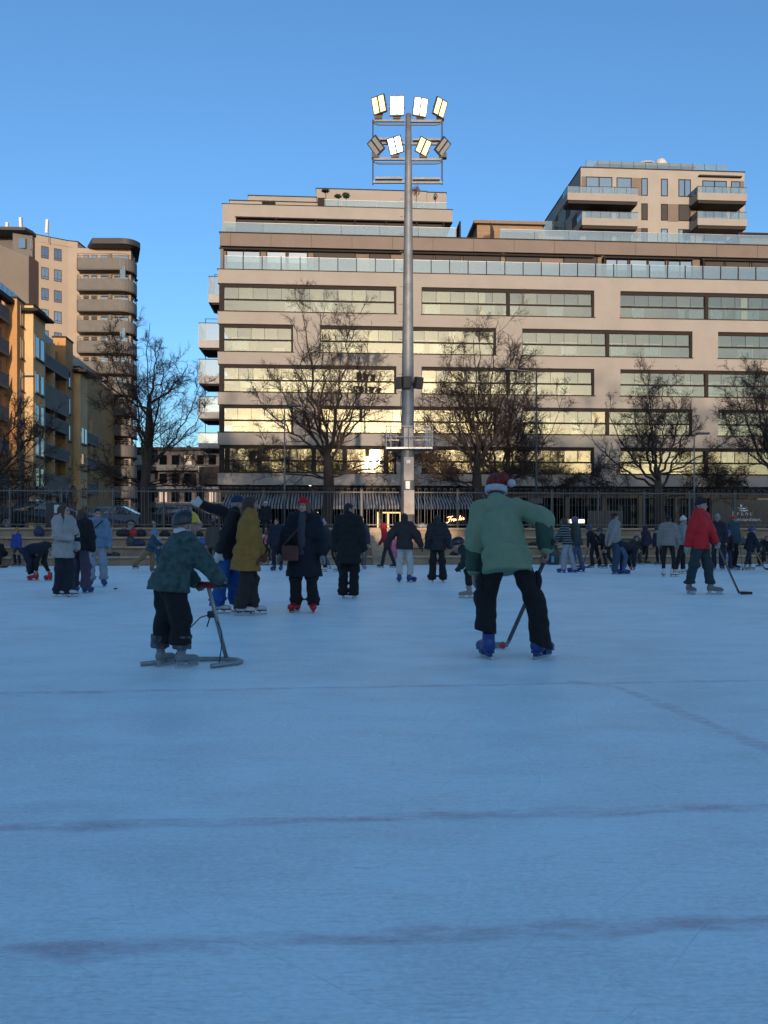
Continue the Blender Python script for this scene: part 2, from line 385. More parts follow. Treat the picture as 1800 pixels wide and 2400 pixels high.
def upper_window(xa, xb, kind, n=1):
    u0, u1 = fu(xa, .85), fu(xb, .85)
    mb = MB(); e = .07
    mb.box(u0-e, u1+e, 0.75, 0.85, ZW1, ZW1+.10); mb.box(u0-e, u0, 0.75, 0.85, ZW0, ZW1); mb.box(u1, u1+e, 0.75, 0.85, ZW0, ZW1)
    for i in range(1, n): q = u0+(u1-u0)*i/n; mb.box(q-.04, q+.04, 0.77, 0.85, ZW0, ZW1)
    mb.build('window_frame', frame_m, bld)
    if kind == 'b': put('roller_blind', u0, u1, .79, .81, ZW0, ZW1, blind, bld)
    else:
        for i in range(n):
            q0 = u0+(u1-u0)*i/n+.04; q1 = u0+(u1-u0)*(i+1)/n-.04; pane(q1-q0, ZW1-ZW0, gl_in, bld, (q0+q1)/2, .81, (ZW0+ZW1)/2, 'window_pane', .006)
for xa, xb, kd, n in ((532, 609, 'g', 2), (626, 670, 'g', 1), (676, 720, 'g', 1), (737, 832, 'b', 1), (867, 914, 'b', 1), (968, 1015, 'b', 1), (1021, 1079, 'b', 1),
                      (1086, 1172, 'b', 1), (1186, 1262, 'b', 1), (1322, 1398, 'b', 1), (1420, 1470, 'g', 2), (1476, 1515, 'g', 1), (1519, 1558, 'g', 1), (1566, 1620, 'g', 2),
                      (1652, 1694, 'b', 1), (1700, 1755, 'b', 1), (1762, 1812, 'b', 1), (1850, 1930, 'g', 2), (1960, 2040, 'b', 1)):
    upper_window(xa, xb, kd, n)
for xx in (1410, 1640):
    q = fu(xx, 1.0); put('privacy_screen', q-.04, q+.04, .3, .85, PTOP-.02, PTOP+1.75, dark, bld)
def railing(u0, u1, v, z0, h, step, posts=True, parent=bld, mat=None):
    n = max(1, round((u1-u0)/step)); s = (u1-u0)/n
    for i in range(n):
        pane(s-.03, h-.06, mat or gl_rail, parent, u0+s*(i+.5), v, z0+h/2+.02, 'railing_pane', .004)
    if posts:
        for i in range(n+1):
            put('railing_post', u0+s*i-.03, u0+s*i+.03, v-.06, v-.012, z0, z0+h+.02, dark, parent)
    put('handrail', u0, u1, v-.012, v+.012, z0+h-.01, z0+h+.012, M('rail_metal', (.3, .3, .3), .4, 0, metal=.8), parent)
railing(fu(525, .15), 50, .15, PTOP+.05, 1.05, 1.46)
# upper left penthouse
V2 = 1.7; pu0, pu1 = fu(521, V2), fu(1072, V2); z2 = fz(525, 478, V2); z2b = z2-.95
pm = MB(); pm.box(pu0, pu1-.4, V2, 9, z2b, z2); pm.box(pu0, pu0+1.05, V2+.002, 9, BT+.02, z2b); pm.box(pu1-1.0, pu1-.4, V2+3, 9, BT+.02, z2b); pm.box(pu0+1.05, pu1-1.0, V2+3.0, V2+3.3, BT+.02, z2b)
pm.build('penthouse_wall', pale, bld); put('penthouse_coping', pu0-.04, pu1-.36, V2-.04, 9, z2, z2+.05, dark, bld)
put('loggia_screen', pu0+1.1, pu1-1.0, V2+.3, V2+.34, z2b-1.2, z2b-.02, black, bld)
put('loggia_back', pu0+1.05, pu1-1.05, V2+2.6, V2+2.7, BT+.02, z2b, blind, bld)
put('loggia_lintel', pu0+1.0, pu1-.4, V2-.03, V2+.3, z2b-.10, z2b-.003, frame_m, bld)
for xx in (553, 647, 740, 832, 905, 977, 1040):
    q = fu(xx, V2); put('loggia_post', q-.05, q+.05, V2+.02, V2+.16, BT+.02, z2b-.1, frame_m, bld)
railing(fu(524, .9), fu(1070, .9), .9, BT+.05, 1.0, 2.9, False)
q = fu(1074, 1.5); put('privacy_screen', q, q+.12, .9, 3.0, BT+.02, BT+1.6, frame_m, bld)
V3 = 6.5
def ublk(xa, xb, yt, yb, v, dep, name='roof_storey', mat=None):
    u0, u1 = fu(xa, v), fu(xb, v); z1, z0 = fz((xa+xb)/2, yt, v), fz((xa+xb)/2, yb, v)
    put(name, u0, u1, v, v+dep, z0, z1, mat or pale, bld); put('roof_coping', u0-.05, u1+.05, v-.05, v+dep, z1, z1+.07, dark, bld)
ublk(538, 745, 473, 500, 3.5, 3, 'roof_storey'); ublk(582, 742, 461, 500, V3, 3, 'roof_storey')
ublk(741, 1000, 446, 500, V3+1.5, 4); ublk(1000.5, 1046, 452, 500, V3+1.6, 3.5)
zr3 = z2+.07
railing(fu(760, 3.0), fu(1047, 3.0), 3.0, zr3, 1.05, 1.5, False)
put('roof_screen', fu(745, 3.2), fu(762, 3.2), 3.0, 6, zr3, zr3+1.2, frame_m, bld)
# timber penthouse in the middle
wood = M('weathered_boards', (.20, .14, .09), .8, .25, 2, .2, 20, stretch=(1, 1, 8))
V4 = 3.6; a, b = fu(1118, V4), fu(1272, V4); zt4 = fz(1190, 521, V4)
put('timber_penthouse', a, b, V4, V4+11, BT+.02, zt4-.25, wood, bld); put('penthouse_roof', a-.3, b+.15, V4-.35, V4+11, zt4-.25, zt4, M('roof_brown', (.16, .11, .07), .7), bld)
put('roof_box', fu(1186, V4+2), fu(1260, V4+2), V4+2, V4+5, zt4, zt4+.62, wood, bld)
dm = MB(); dm.lathe([(.75, 0), (.72, .12), (.55, .27), (.25, .36), (.02, .38)], (fu(1162, V4+2), V4+2.2, zt4), 16); dm.build('roof_dome', M('acrylic', (.6, .6, .58), .25), bld, True)
put('penthouse_opening', fu(1175, V4), fu(1262, V4), V4-.04, V4-.01, BT+.1, BT+1.9, blind, bld)
for i in range(9): q = fu(1150+i*2.2, 1.3); put('screen_board', q, q+.05, 1.3+i*.22, 1.45+i*.22, BT+.02, BT+1.75, dark, bld)
railing(fu(1172, .9), 50, .9, BT+.05, 1.0, 2.9, False)
for xx in (1542, 1630, 1656, 1680): q = fu(xx, .9); put('railing_post', q-.03, q+.03, .92, .98, BT+.05, BT+1.08, dark, bld)
# penthouse at far right
V5 = 4; a = fu(1735, V5); put('roof_pavilion', a, a+9, V5, V5+6, BT+.02, BT+2.1, brown2, bld); put('pavilion_roof', a-.5, a+9, V5-.6, V5+6, BT+2.1, BT+2.3, frame_m, bld)
# side balconies on the left end
gb = glass('balcony_glass', .2, (.55, .6, .6), .03, .12, (.36, .38, .38))
# (x_left, y_rail, y_slab_top, y_slab_bottom, depth)
for xl, yr, yt_, yb_, v0 in ((488, 648, 690, 712, 4.5), (465, 757, 798, 818, 2.0), (465, 842, 882, 902, 2.0), (465, 930, 966, 984, 2.0), (465, 1015, 1040, 1054, 2.0), (465, 1092, 1112, 1128, 2.0)):
    ua = fu(xl, v0); zb_ = fz(xl, yb_, v0); zt_ = fz(xl, yt_, v0); zr_ = fz(xl, yr, v0)
    mb = MB(); mb.box(ua, 1.2, v0, v0+3.2, zb_+.12, zt_+.05, 0); mb.box(ua+.25, 1.2, v0+.2, v0+3, zb_, zb_+.12, 1); mb.build('balcony_slab', [M('balcony_concrete', (.3, .3, .3), .8), dark], bld)
    u1 = .05 if v0 > 3 else .0
    pane(u1-ua, zr_-zt_-.05, gb, bld, (ua+u1)/2, v0+.03, (zr_+zt_)/2+.03, 'balcony_pane')
    mb = MB().box(-.006, .006, -1.55, 1.55, -(zr_-zt_)/2, (zr_-zt_)/2); mb.build('balcony_pane', gb, bld, loc=(ua+.03, v0+1.6, (zr_+zt_)/2+.03))
    mb = MB(); mb.bar((ua, v0+.03, zr_+.02), (u1, v0+.03, zr_+.02), .05); mb.bar((ua+.03, v0, zr_+.02), (ua+.03, v0+3.2, zr_+.02), .05); mb.build('balcony_rail', dark, bld)
    mb = MB(); mb.bar((ua+.03, v0+3.1, zt_), (ua+.03, v0+3.1, zr_+1.2), .05); mb.bar((ua+.03, v0+3.1, zr_+1.2), (1.2, v0+3.1, zr_+1.2), .04); mb.build('balcony_screen', dark, bld)
put('balcony_block', fu(465, 1.0), .3, 1.2, 4, fz(480, 1135, 1), fz(480, 1093, 1), M('dark_brick', (.09, .055, .04), .8, .3, 4), bld)
# ground floor: recessed shop fronts
put('shop_ceiling', 0, UE-.4, .42, 6, GF-.25, GF-.02, dark, bld)
put('shop_back_wall', 0, UE-.4, 3.6, 3.8, 1.47, GF-.25, M('shop_wall', (.12, .085, .06), .8, .3, .6), bld)
put('shop_fascia', .1, UE-.4, 1.5, 1.75, GF-.85, GF-.25, M('shop_fascia', (.11, .075, .042), .7, .2, 1), bld)
for i in range(22):
    q = .5+i*3.02; put('shop_column', q-.16, q+.16, 1.3, 1.7, 1.47, GF-.25, M('column_bronze', (.075, .052, .03), .6, .2, 1), bld)
    if i < 21:
        pane(2.68, GF-.85-1.6, gl_dark, bld, q+1.51, 1.62, (GF-.85+1.6)/2+.0, 'shop_pane')
        put('shop_transom', q+.17, q+2.85, 1.58, 1.68, 1.47+2.1, 1.47+2.17, dark, bld)
# striped awnings
strw = M('awning_white', (.27, .27, .28), .85, .1, 3); strb = M('awning_black', (.02, .02, .024), .85, .1, 3)
A0, A1 = fu(519, -1.2), fu(1152, -1.2); AZ1, AZ0 = GF-.55, 3.42
n_aw = 4; wd = (A1-A0)/n_aw
for i in range(n_aw):
    a = A0+wd*i+.03; b = A0+wd*(i+1)-.03; ns = 44; t = thing('striped_awning', ['black and white striped awning at the corner end of the shop front', 'black and white striped awning behind the broad bare tree trunk', 'black and white striped awning left of the floodlight mast', 'black and white striped awning above the neon script sign'][i], 'awning', P0, PR, 'striped awnings')
    mb = MB()
    for s in range(ns):
        x0 = a+(b-a)*s/ns; x1 = a+(b-a)*(s+1)/ns
        mb.add([(x0, -1.3, AZ0), (x1, -1.3, AZ0), (x1, 1.5, AZ1), (x0, 1.5, AZ1)], [(0, 1, 2, 3)], s % 2)
    mb.build('awning_cloth', [strw, strb], t)
    mb = MB()
    for s in range(ns):
        x0 = a+(b-a)*s/ns; x1 = a+(b-a)*(s+1)/ns
        mb.box(x0, x1, -1.315, -1.30, AZ0-.27, AZ0-.002, s % 2)
    mb.build('valance', [strw, strb], t)
    mb = MB(); mb.bar((a, -1.27, AZ0-.03), (b, -1.27, AZ0-.03), .05); mb.bar((a+.1, -1.25, AZ0-.03), (a+.1, 1.55, AZ0-.1), .05); mb.bar((b-.1, -1.25, AZ0-.03), (b-.1, 1.55, AZ0-.1), .05); mb.build('awning_arm', dark, t)
# warm lit doorway under the awning, visible left of the mast
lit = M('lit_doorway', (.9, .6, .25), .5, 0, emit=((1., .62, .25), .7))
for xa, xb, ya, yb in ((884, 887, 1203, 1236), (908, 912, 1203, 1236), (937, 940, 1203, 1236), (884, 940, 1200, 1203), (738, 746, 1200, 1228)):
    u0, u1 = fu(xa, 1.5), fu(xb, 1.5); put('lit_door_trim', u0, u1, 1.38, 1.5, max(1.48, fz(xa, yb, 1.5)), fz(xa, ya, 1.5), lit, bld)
# small wall lamps
for xx, yy in ((727, 1138), (727, 580), (1179, 596), (1414, 602)):
    v = .9 if yy > 1000 else .7
    u_, z_ = fb(xx, yy, v); s = MB(); s.lathe([(.02, -.06), (.07, -.04), (.08, .02), (.03, .06)], (u_, v, z_), 8); s.build('wall_lamp', M('wall_lamp', (.9, .8, .6), .4, 0, emit=((1, .8, .5), 4)), bld)
# neon script sign
def strokes(name, paths, s, th, mat, parent, loc, rot=None):
    mb = MB()
    for p in paths: mb.tube([(x*s, 0, y*s) for x, y in p], th, 5)
    return mb.build(name, mat, parent, loc=loc, rot=rot)
def arc(cx, cy, r, a0, a1, n=8, ry=None): return [(cx+r*math.cos(R(a0+(a1-a0)*i/n)), cy+(ry or r)*math.sin(R(a0+(a1-a0)*i/n))) for i in range(n+1)]
neon = M('neon_orange', (.9, .45, .2), .4, 0, emit=((1., .5, .22), 2.2))
u_, z_ = fb(1049, 1224, .6)
sg = thing('neon_sign', 'glowing orange neon script sign reading Frankie hung in the shop front', 'sign', P0+Vector((u_*PC-.6*PS, u_*PS+.6*PC, 0)), PR)
letters = [[(-.25, .95), (.1, 1.08), (.5, 1.0), (.9, 1.12)], [(.5, 1.02), (.38, .6), (.2, .05), (-.1, -.15), (-.3, -.02)], [(.1, .55), (.65, .6)],
           [(.72, .1), (.85, .55), (.9, .45), (1.05, .52)], arc(1.25, .28, .2, 60, 360, 8)+[(1.47, .5), (1.47, .12), (1.58, .1)],
           [(1.68, .1), (1.75, .5), (1.75, .3), (1.9, .52), (2.02, .45), (2.02, .1)], [(2.2, .1), (2.36, 1.0)], [(2.6, .5), (2.28, .3), (2.58, .08)],
           [(2.75, .5), (2.7, .1), (2.82, .1)], [(2.8, .68), (2.83, .72)], [(2.95, .28), (3.2, .34), (3.15, .5), (3.0, .45), (2.95, .2), (3.1, .08), (3.3, .15)]]
strokes('neon_tube', [[(x+.18*y, y+.14*x) for x, y in p] for p in letters], .40, .022, neon, sg, (0, 0, z_))
put('sign_backing', -.1, 1.55, .05, .09, z_-.2, z_+.8, black, sg)
put('sign_bracket', .6, .66, .05, .14, z_+.75, GF-.25, dark, sg)
# dark window panel with white lettering at the right
u_, z_ = fb(1740, 1200, 1.2)
sg2 = thing('shop_sign_panel', 'dark shop window panel with a white leaf emblem above white lettering', 'sign', P0+Vector((u_*PC-1.2*PS, u_*PS+1.2*PC, 0)), PR)
put('panel', -2.6, 2.6, 0, .06, 1.47, 4.1, M('panel_black', (.01, .012, .018), .25, 0), sg2)
wht = M('white_lettering', (.75, .75, .75), .6, 0)
def text(name, s, size, mat, parent, loc, shear=0, al='CENTER', ext=.004):
    cu = bpy.data.curves.new(name, 'FONT'); cu.body = s; cu.size = size; cu.align_x = al; cu.extrude = ext; cu.shear = shear
    tmp = bpy.data.objects.new('tmp', cu); me = bpy.data.meshes.new_from_object(tmp); bpy.data.objects.remove(tmp)
    me.name = name; me.materials.clear(); me.materials.append(mat)
    return link(name, me, parent, loc, (R(90), 0, 0))
text('lettering', 'b r a n d', .5, wht, sg2, (0, -.012, fz(1740, 1208, 1.2)))
text('lettering', 'blomsterdekor.', .40, wht, sg2, (.35, -.012, fz(1740, 1221, 1.2)))
zz = fz(1740, 1196, 1.2); mb = MB()
for p in ([(-.45, .25), (-.2, .1), (.15, .08), (.45, .22), (.2, .2), (-.15, .2)], [(-.35, .02), (0, -.1), (.35, -.08), (.5, .05), (.15, .02), (-.1, .05)], [(-.2, .35), (-.08, .25), (-.02, .4), (-.15, .5)]):
    n = len(p); mb.add([(x, -.01, zz+y) for x, y in p]+[(x, -.002, zz+y) for x, y in p], [tuple(range(n))]+[(i, n+i, n+(i+1) % n, (i+1) % n) for i in range(n)])
mb.build('emblem', wht, sg2)
u_, z_ = fb(1365, 1217, 1.1); lw = M('lit_shop_window', (.8, .75, .65), .5, 0, emit=((1, .93, .8), .9))
for i in range(9): put('lit_display', u_-1.4+i*.19, u_-1.4+i*.19+.14, 1.30, 1.4, z_-.3, z_, lw, bld)
dp = put('display_panel', fu(1378, 1.0), fu(1460, 1.0), 1.0, 1.1, 1.47, fz(1400, 1197, 1.0), M('panel_navy', (.012, .016, .03), .3, 0), bld)
# roof plants
leafm = M('dark_foliage', (.035, .045, .03), .8, .4, 8)
def plant(name, label, cat, x, y, v, hw, hz, zbase, stem=.3, n=260, group=None, mat=None):
    u, z = fb(x, y, v); t = thing(name, label, cat, P0+Vector((u*PC-v*PS, u*PS+v*PC, zbase)), PR, group)
    mb = MB(); mb.lathe([(.16, 0), (.22, .3), (.2, .3)], (0, 0, 0), 10); mb.build('pot', frame_m, t)
    mb = MB(); mb.tube([(0, 0, .25), (.03, 0, z-zbase)], .03, 5); mb.build('stem', M('bark_dark', (.05, .035, .028), .9), t)
    r = random.Random(int(x)); mb = MB()
    for i in range(n):
        d = Vector((r.gauss(0, 1), r.gauss(0, 1), r.gauss(0, 1))).normalized()*(r.random()**.4)
        p = Vector((d.x*hw, d.y*hw, z-zbase+d.z*hz)); a = Vector((r.gauss(0, 1), r.gauss(0, 1), r.gauss(0, 1))).normalized()*.09; b2 = a.orthogonal().normalized()*.05
        mb.add([p-a, p+b2, p+a, p-b2], [(0, 1, 2, 3)])
    tag(mb.build('foliage', mat or leafm, t), kind='stuff')
plant('clipped_tree', 'flat topped clipped pine beside the rooftop door of the pale building', 'plant', 763, 447, 5, .34, .12, zr3)
plant('clipped_tree', 'low dark bush on the rooftop behind the glass railing', 'plant', 792, 460, 4.2, .3, .1, zr3)
plant('clipped_tree', 'round clipped dark bush on the rooftop terrace', 'plant', 811, 458, 4.4, .34, .2, zr3)
for i, (xx, lb) in enumerate(((620, 'cloud-pruned dark bush at the left end of the rooftop trio'), (630, 'cloud-pruned dark bush in the middle of the rooftop trio'), (640, 'cloud-pruned dark bush at the right end of the rooftop trio'))):
    plant('clipped_bush', lb, 'plant', xx, 476, 2.8, .18, .16, z2+.05, group='rooftop bushes')
plant('bare_rooftop_shrub', 'reddish bare shrub on the rooftop next to the floodlight mast', 'plant', 975, 447, 5, .35, .5, zr3, n=160, mat=M('russet_leaf', (.12, .06, .04), .9))
plant('bare_rooftop_shrub', 'spindly shrub in a large pot at the right end of the rooftop railing', 'plant', 1020, 462, 4, .2, .3, zr3, n=60)
# ---------------------------------------------------------------- right-hand tower block behind
T0 = Vector(px(1361, HZ, 92)); T0.z = 0
tw_ = thing('tower_block', 'pale apartment tower with projecting balconies rising behind the long building', 'building', T0, PR)
def tu(x, v=0): return fb(x, 0, v, T0)[0]
def tz(x, y, v=0): return fb(x, y, v, T0)[1]
tz1 = tz(1361, 393); tW = tu(1745); tb = MB(); tb.box(0, tW, 0, 22, 1.47, tz1); tb.build('wall', M('tower_render', (.26, .24, .215), .85, .08, .5, .1, 60), tw_)
put('coping', -.06, tW+.06, -.06, 22.1, tz1, tz1+.12, dark, tw_)
def twin(xa, xb, ya, yb, kind='g', v=0, n=1):
    u0, u1 = tu(xa), tu(xb); z1, z0 = tz(1550, ya), tz(1550, yb); mb = MB(); e = .09
    mb.box(u0, u1, -.05, -.002, z1-e, z1); mb.box(u0, u1, -.05, -.002, z0, z0+e); mb.box(u0, u0+e, -.05, -.002, z0+e, z1-e); mb.box(u1-e, u1, -.05, -.002, z0+e, z1-e)
    for i in range(1, n): q = u0+(u1-u0)*i/n; mb.box(q-.06, q+.06, -.045, -.002, z0+e, z1-e)
    wf = mb.build('window', frame_m, tw_)
    MB().box(u0+e, u1-e, -.02, -.008, z0+e, z1-e).build('pane' if kind == 'g' else 'roller_blind', gl_in if kind == 'g' else blind, wf)
def tpanel(xa, xb, ya, yb): put('brown_panel', tu(xa), tu(xb), -.03, -.001, tz(1550, yb), tz(1550, ya), brown2, tw_)
for xa, xb, ya, yb, kd, n in ((1373, 1435, 419, 470, 'g', 2), (1445, 1480, 419, 470, 'g', 1), (1503, 1518, 419, 460, 'g', 1), (1549, 1565, 419, 460, 'g', 1), (1590, 1619, 419, 460, 'g', 2), (1646, 1703, 420, 470, 'g', 2), (1713, 1735, 420, 470, 'g', 1),
                              (1373, 1434, 478, 520, 'b', 2), (1445, 1479, 478, 520, 'b', 1), (1503, 1518, 478, 517, 'b', 1), (1549, 1565, 478, 517, 'b', 1), (1590, 1618, 478, 517, 'b', 1), (1646, 1703, 479, 525, 'g', 2), (1713, 1733, 479, 525, 'g', 1),
                              (1373, 1434, 536, 575, 'b', 2), (1445, 1479, 536, 575, 'b', 1), (1503, 1518, 536, 570, 'b', 1), (1549, 1565, 536, 572, 'g', 1), (1590, 1618, 536, 572, 'g', 2), (1646, 1703, 537, 575, 'g', 2)):
    twin(xa, xb, ya, yb, kd, 0, n)
for a in ((1363, 1372.5, 419, 475), (1480.5, 1502.5, 419, 460), (1565.5, 1589.5, 478, 519), (1618.5, 1645, 478, 519), (1736, 1744, 419, 436), (1484, 1502.5, 536, 560)): tpanel(*a)
for xa, xb, yr, yt_, yb_ in ((1330, 1496, 435, 451, 468), (1364, 1496, 494, 510, 527), (1635, 1751, 436, 451, 468), (1635, 1751, 494, 511, 527)):
    v0 = -2.0; u0, u1 = fu(xa, v0, T0), fu(xb, v0, T0); z0, z1, zr_ = fz(xa, yb_, v0, T0), fz(xa, yt_, v0, T0), fz(xa, yr, v0, T0)
    u1 = min(u1, tW+.3)
    put('balcony_parapet', u0, u1, v0, v0+.12, z0, z1, pale, tw_); put('balcony_parapet', u0, u0+.12, v0+.12, 0 if u0 > 0 else 3, z0, z1, pale, tw_); put('balcony_parapet', u1-.12, u1, v0+.12, 0, z0, z1, pale, tw_)
    put('balcony_floor', u0+.1, u1-.1, v0+.1, -.002, z0-.35, z0+.15, dark, tw_)
    n = 6; s = (u1-u0)/n
    for i in range(n):
        pane(s-.04, zr_-z1, gl_rail, tw_, u0+s*(i+.5), v0+.05, (zr_+z1)/2, 'railing_pane'); put('railing_post', u0+s*i, u0+s*i+.05, v0+.06, v0+.1, z1, zr_, dark, tw_)
    MB().box(-.006, .006, -.95, .95, -(zr_-z1)/2, (zr_-z1)/2).build('railing_pane', gl_rail, tw_, loc=(u0+.04, v0+1, (zr_+z1)/2))
    mb = MB(); mb.bar((u0, v0+.05, zr_), (u1, v0+.05, zr_), .05); mb.bar((u0+.04, v0, zr_), (u0+.04, 0, zr_), .05); mb.build('handrail', dark, tw_)
for i in range(8):       # windows on the shaded left side
    for k in range(4):
        y0 = 1.5+i*2.6; z0 = tz1-3.9-3.0*k
        if (i+k) % 3 == 2: continue
        put('side_window', -.05, -.003, y0, y0+(1.8 if (i+k) % 2 else .9), z0, z0+2.1, blind, tw_)
put('awning_cassette', tu(1636), tu(1736), -.35, -.05, tz(1700, 417), tz(1700, 414), dark, tw_)
zt_ = tz1+.12; a, b = tu(1415, 3), tu(1628, 3)
put('roof_storey', a, b, 4, 16, zt_, zt_+2.0, brown2, tw_); put('roof_slab', a-.8, b+.3, 3.2, 16, zt_+2.0, zt_+2.3, M('roof_brown', (.16, .11, .07), .7), tw_)
put('lift_box', tu(1495, 6), tu(1585, 6), 6, 10, zt_+2.3, zt_+3.6, dark, tw_)
mb = MB(); mb.lathe([(.8, 0), (.75, .6), (.55, .95), (.1, 1.05)], (tu(1548, 7), 7, zt_+3.6), 12); mb.lathe([(1.5, 0), (1.3, .25), (.5, .4)], (tu(1511, 7), 7, zt_+3.6), 14); mb.build('roof_vent', M('zinc', (.45, .42, .36), .5), tw_)
q0, q1 = tu(1377), tu(1712); n = 12; s = (q1-q0)/n
for i in range(n): pane(s-.05, 1.0, gl_rail, tw_, q0+s*(i+.5), .6, zt_+.55, 'railing_pane'); put('railing_post', q0+s*i, q0+s*i+.05, .62, .67, zt_, zt_+1.1, dark, tw_)
# low wing with curved terrace left of the tower
mb = MB(); mb.box(tu(1310, 6)-8, -.02, 6, 14, 1.47, tz(1310, 540, 6)); mb.build('side_wing', pale, tw_)
for i in range(5): q = tu(1270, 6)+i*1.4; pane(1.35, 1.1, gl_rail, tw_, q+.7, 6.1, tz(1310, 528, 6), 'railing_pane')

# ---------------------------------------------------------------- left: pale tower with wrap-round balconies
peach = M('peach_render', (.28, .235, .19), .85, .06, .4, .1, 60)
ltw = thing('balcony_tower', 'tall peach rendered tower with stacked curved grey balconies and antennas', 'building', (-42, 107, 0), 0)
O = Vector((-42, 107, 0))
def lp(x, y, d): p = px(x, y, d); return p-O
A, B, C_, D = lp(77, 0, 104), lp(160, 0, 106.5), lp(191, 0, 106.9), lp(307, 0, 107.2)
ztop = HC+(HZ-549)/F*104
# plan polygon (counter-clockwise from A)
poly = [(A.x, A.y), (B.x, B.y), (C_.x, C_.y), (D.x, D.y), (D.x-.2, D.y+1.5), (D.x-5.5, D.y+14), (A.x-2, D.y+14)]
mb = MB(); mb.prism(poly, 1.47, ztop-.8); mb.build('wall', peach, ltw)
mb = MB(); mb.prism([(A.x-.1, A.y-.1), (B.x, B.y-.1), (C_.x-.5, C_.y-.1), (C_.x, C_.y+6), (A.x-1, A.y+8)], ztop-.8, ztop); mb.build('parapet', peach, ltw)
mb = MB(); mb.prism([(A.x-.15, A.y-.15), (B.x, B.y-.15), (C_.x-.4, C_.y-.15), (C_.x, C_.y+6), (A.x-1, A.y+8)], ztop, ztop+.12); mb.build('parapet_cap', dark, ltw)
wd_ = Vector((B.x-A.x, B.y-A.y, 0)).normalized(); wn = Vector((wd_.y, -wd_.x, 0))
STO = 48.85/F*105
def on_wall(x, y):     # point on wall A-B
    a = (x-900)/F; P = A+O; k = (a*P.y-P.x)/(wd_.x-a*wd_.y); Y = P.y+wd_.y*k; return k, HC+(HZ-y)/F*Y
for col, (xa, xb, yt, yb) in enumerate(((96.3, 113.6, 576, 604), (126.3, 144, 581.5, 609.5))):
    for k in range(6):
        k0, z1 = on_wall(xa, yt+49.1*k); k1, _ = on_wall(xb, yt); _, z0 = on_wall(xa, yb+49.1*k)
        rot = Matrix((wd_, -wn, Vector((0, 0, 1)))).transposed(); c = A+wd_*((k0+k1)/2); hw, hh = (k1-k0)/2, (z1-z0)/2; zc = (z0+z1)/2
        mb = MB()
        for q, sx, sz in (((0, hh-.05), hw, .05), ((0, -hh+.05), hw, .05), ((-hw+.05, 0), .05, hh-.1), ((hw-.05, 0), .05, hh-.1), ((0, 0), .04, hh-.1), ((0, -hh*.55), hw-.1, .03)):
            mb.cbox(Vector((c.x, c.y, zc))+wd_*q[0]+Vector((0, 0, q[1]))+wn*.03, sx, .05, sz, rot)
        wf = mb.build('window', M('window_brown', (.06, .035, .03), .5), ltw)
        MB().cbox(Vector((c.x, c.y, zc))+wn*.02, hw-.08, .012, hh-.08, rot).build('pane', gl_in if k % 2 else gl_win, wf)
# balconies
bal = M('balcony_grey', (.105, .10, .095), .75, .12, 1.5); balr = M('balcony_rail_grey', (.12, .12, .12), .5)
for k in range(13):
    yt = 601.5+48.85*k; yr = yt-10; z1 = HC+(HZ-yt)/F*105; z0 = HC+(HZ-(yt+26))/F*105; zr_ = HC+(HZ-yr)/F*105
    if z0 < 2: break
    x0 = C_.x-.1; xr = D.x+.1; y0 = C_.y-1.5
    cur = [(x0, C_.y), (x0, y0+.25), (x0+.2, y0)]+[(xr-1.2+1.6*math.sin(R(t)), y0+1.6-1.6*math.cos(R(t))) for t in range(0, 91, 15)]+[(xr+.3, D.y+1.2), (xr-.6, D.y+3.5)]
    mb = MB()
    for i in range(len(cur)-1):
        a, b = Vector((*cur[i], 0)), Vector((*cur[i+1], 0)); mb.bar(a+Vector((0, 0, (z0+z1)/2)), b+Vector((0, 0, (z0+z1)/2)), .12, z1-z0)
    pr = mb.build('balcony_parapet', bal, ltw)
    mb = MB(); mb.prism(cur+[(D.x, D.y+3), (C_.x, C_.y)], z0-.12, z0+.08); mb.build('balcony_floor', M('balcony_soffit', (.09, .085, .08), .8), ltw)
    mb = MB()
    for zz in (zr_, (zr_+z1)/2): mb.tube([(x, y, zz) for x, y in cur], .035, 5)
    for x, y in cur[1::2]: mb.bar((x, y, z1), (x, y, zr_), .05)
    mb.build('balcony_railing', balr, ltw)
    zf = z0+.1
    for xa, xb, kd in ((197, 207, 'b'), (215, 226, 'b'), (237, 252, 'g'), (268, 299, 'g')):
        a, b = lp(xa, 0, 106.9).x, lp(xb, 0, 106.9).x; yy = C_.y+(a-C_.x)/(D.x-C_.x)*(D.y-C_.y)
        h1 = zf+2.3; zz0 = zf+(.9 if kd == 'b' else 0.05)
        wf = MB().box(a-.08, b+.08, yy-.06, yy+.02, zz0-.06, h1+.08).build('window', M('window_brown', (.06, .035, .03), .5), ltw)
        put('pane', a, b, yy-.09, yy-.065, zz0, h1, gl_in if kd == 'g' or k < 2 else blind, wf)
    q = lp(259, 0, 106.9).x; put('balcony_column', q-.22, q+.22, C_.y-.25, C_.y+.02, zf, zf+STO-.35, brown2, ltw)
    if k in (1, 4): MB().box(lp(282, 0, 105.6).x, xr-.3, y0+.03, y0+.06, z1, z1+1.75).build('balcony_glazing', gb, ltw)
# curved dark roof canopy
zc = HC+(HZ-571)/F*105; x0 = lp(196, 0, 105).x
cur = [(x0-.6, C_.y+1), (x0+1.2, y0-.5)]+[(D.x-.6+2.0*math.sin(R(t)), y0+1.5-2.0*math.cos(R(t))) for t in range(0, 91, 10)]+[(D.x-.6, D.y+5), (x0, D.y+8)]
mb = MB(); mb.prism(cur, zc, zc+.75); mb.build('roof_canopy', M('roof_black', (.025, .025, .028), .6), ltw)
mb = MB(); mb.box(C_.x, D.x-2.5, C_.y+.3, D.y+8, ztop-1.2, zc); mb.build('top_wall', peach, ltw)
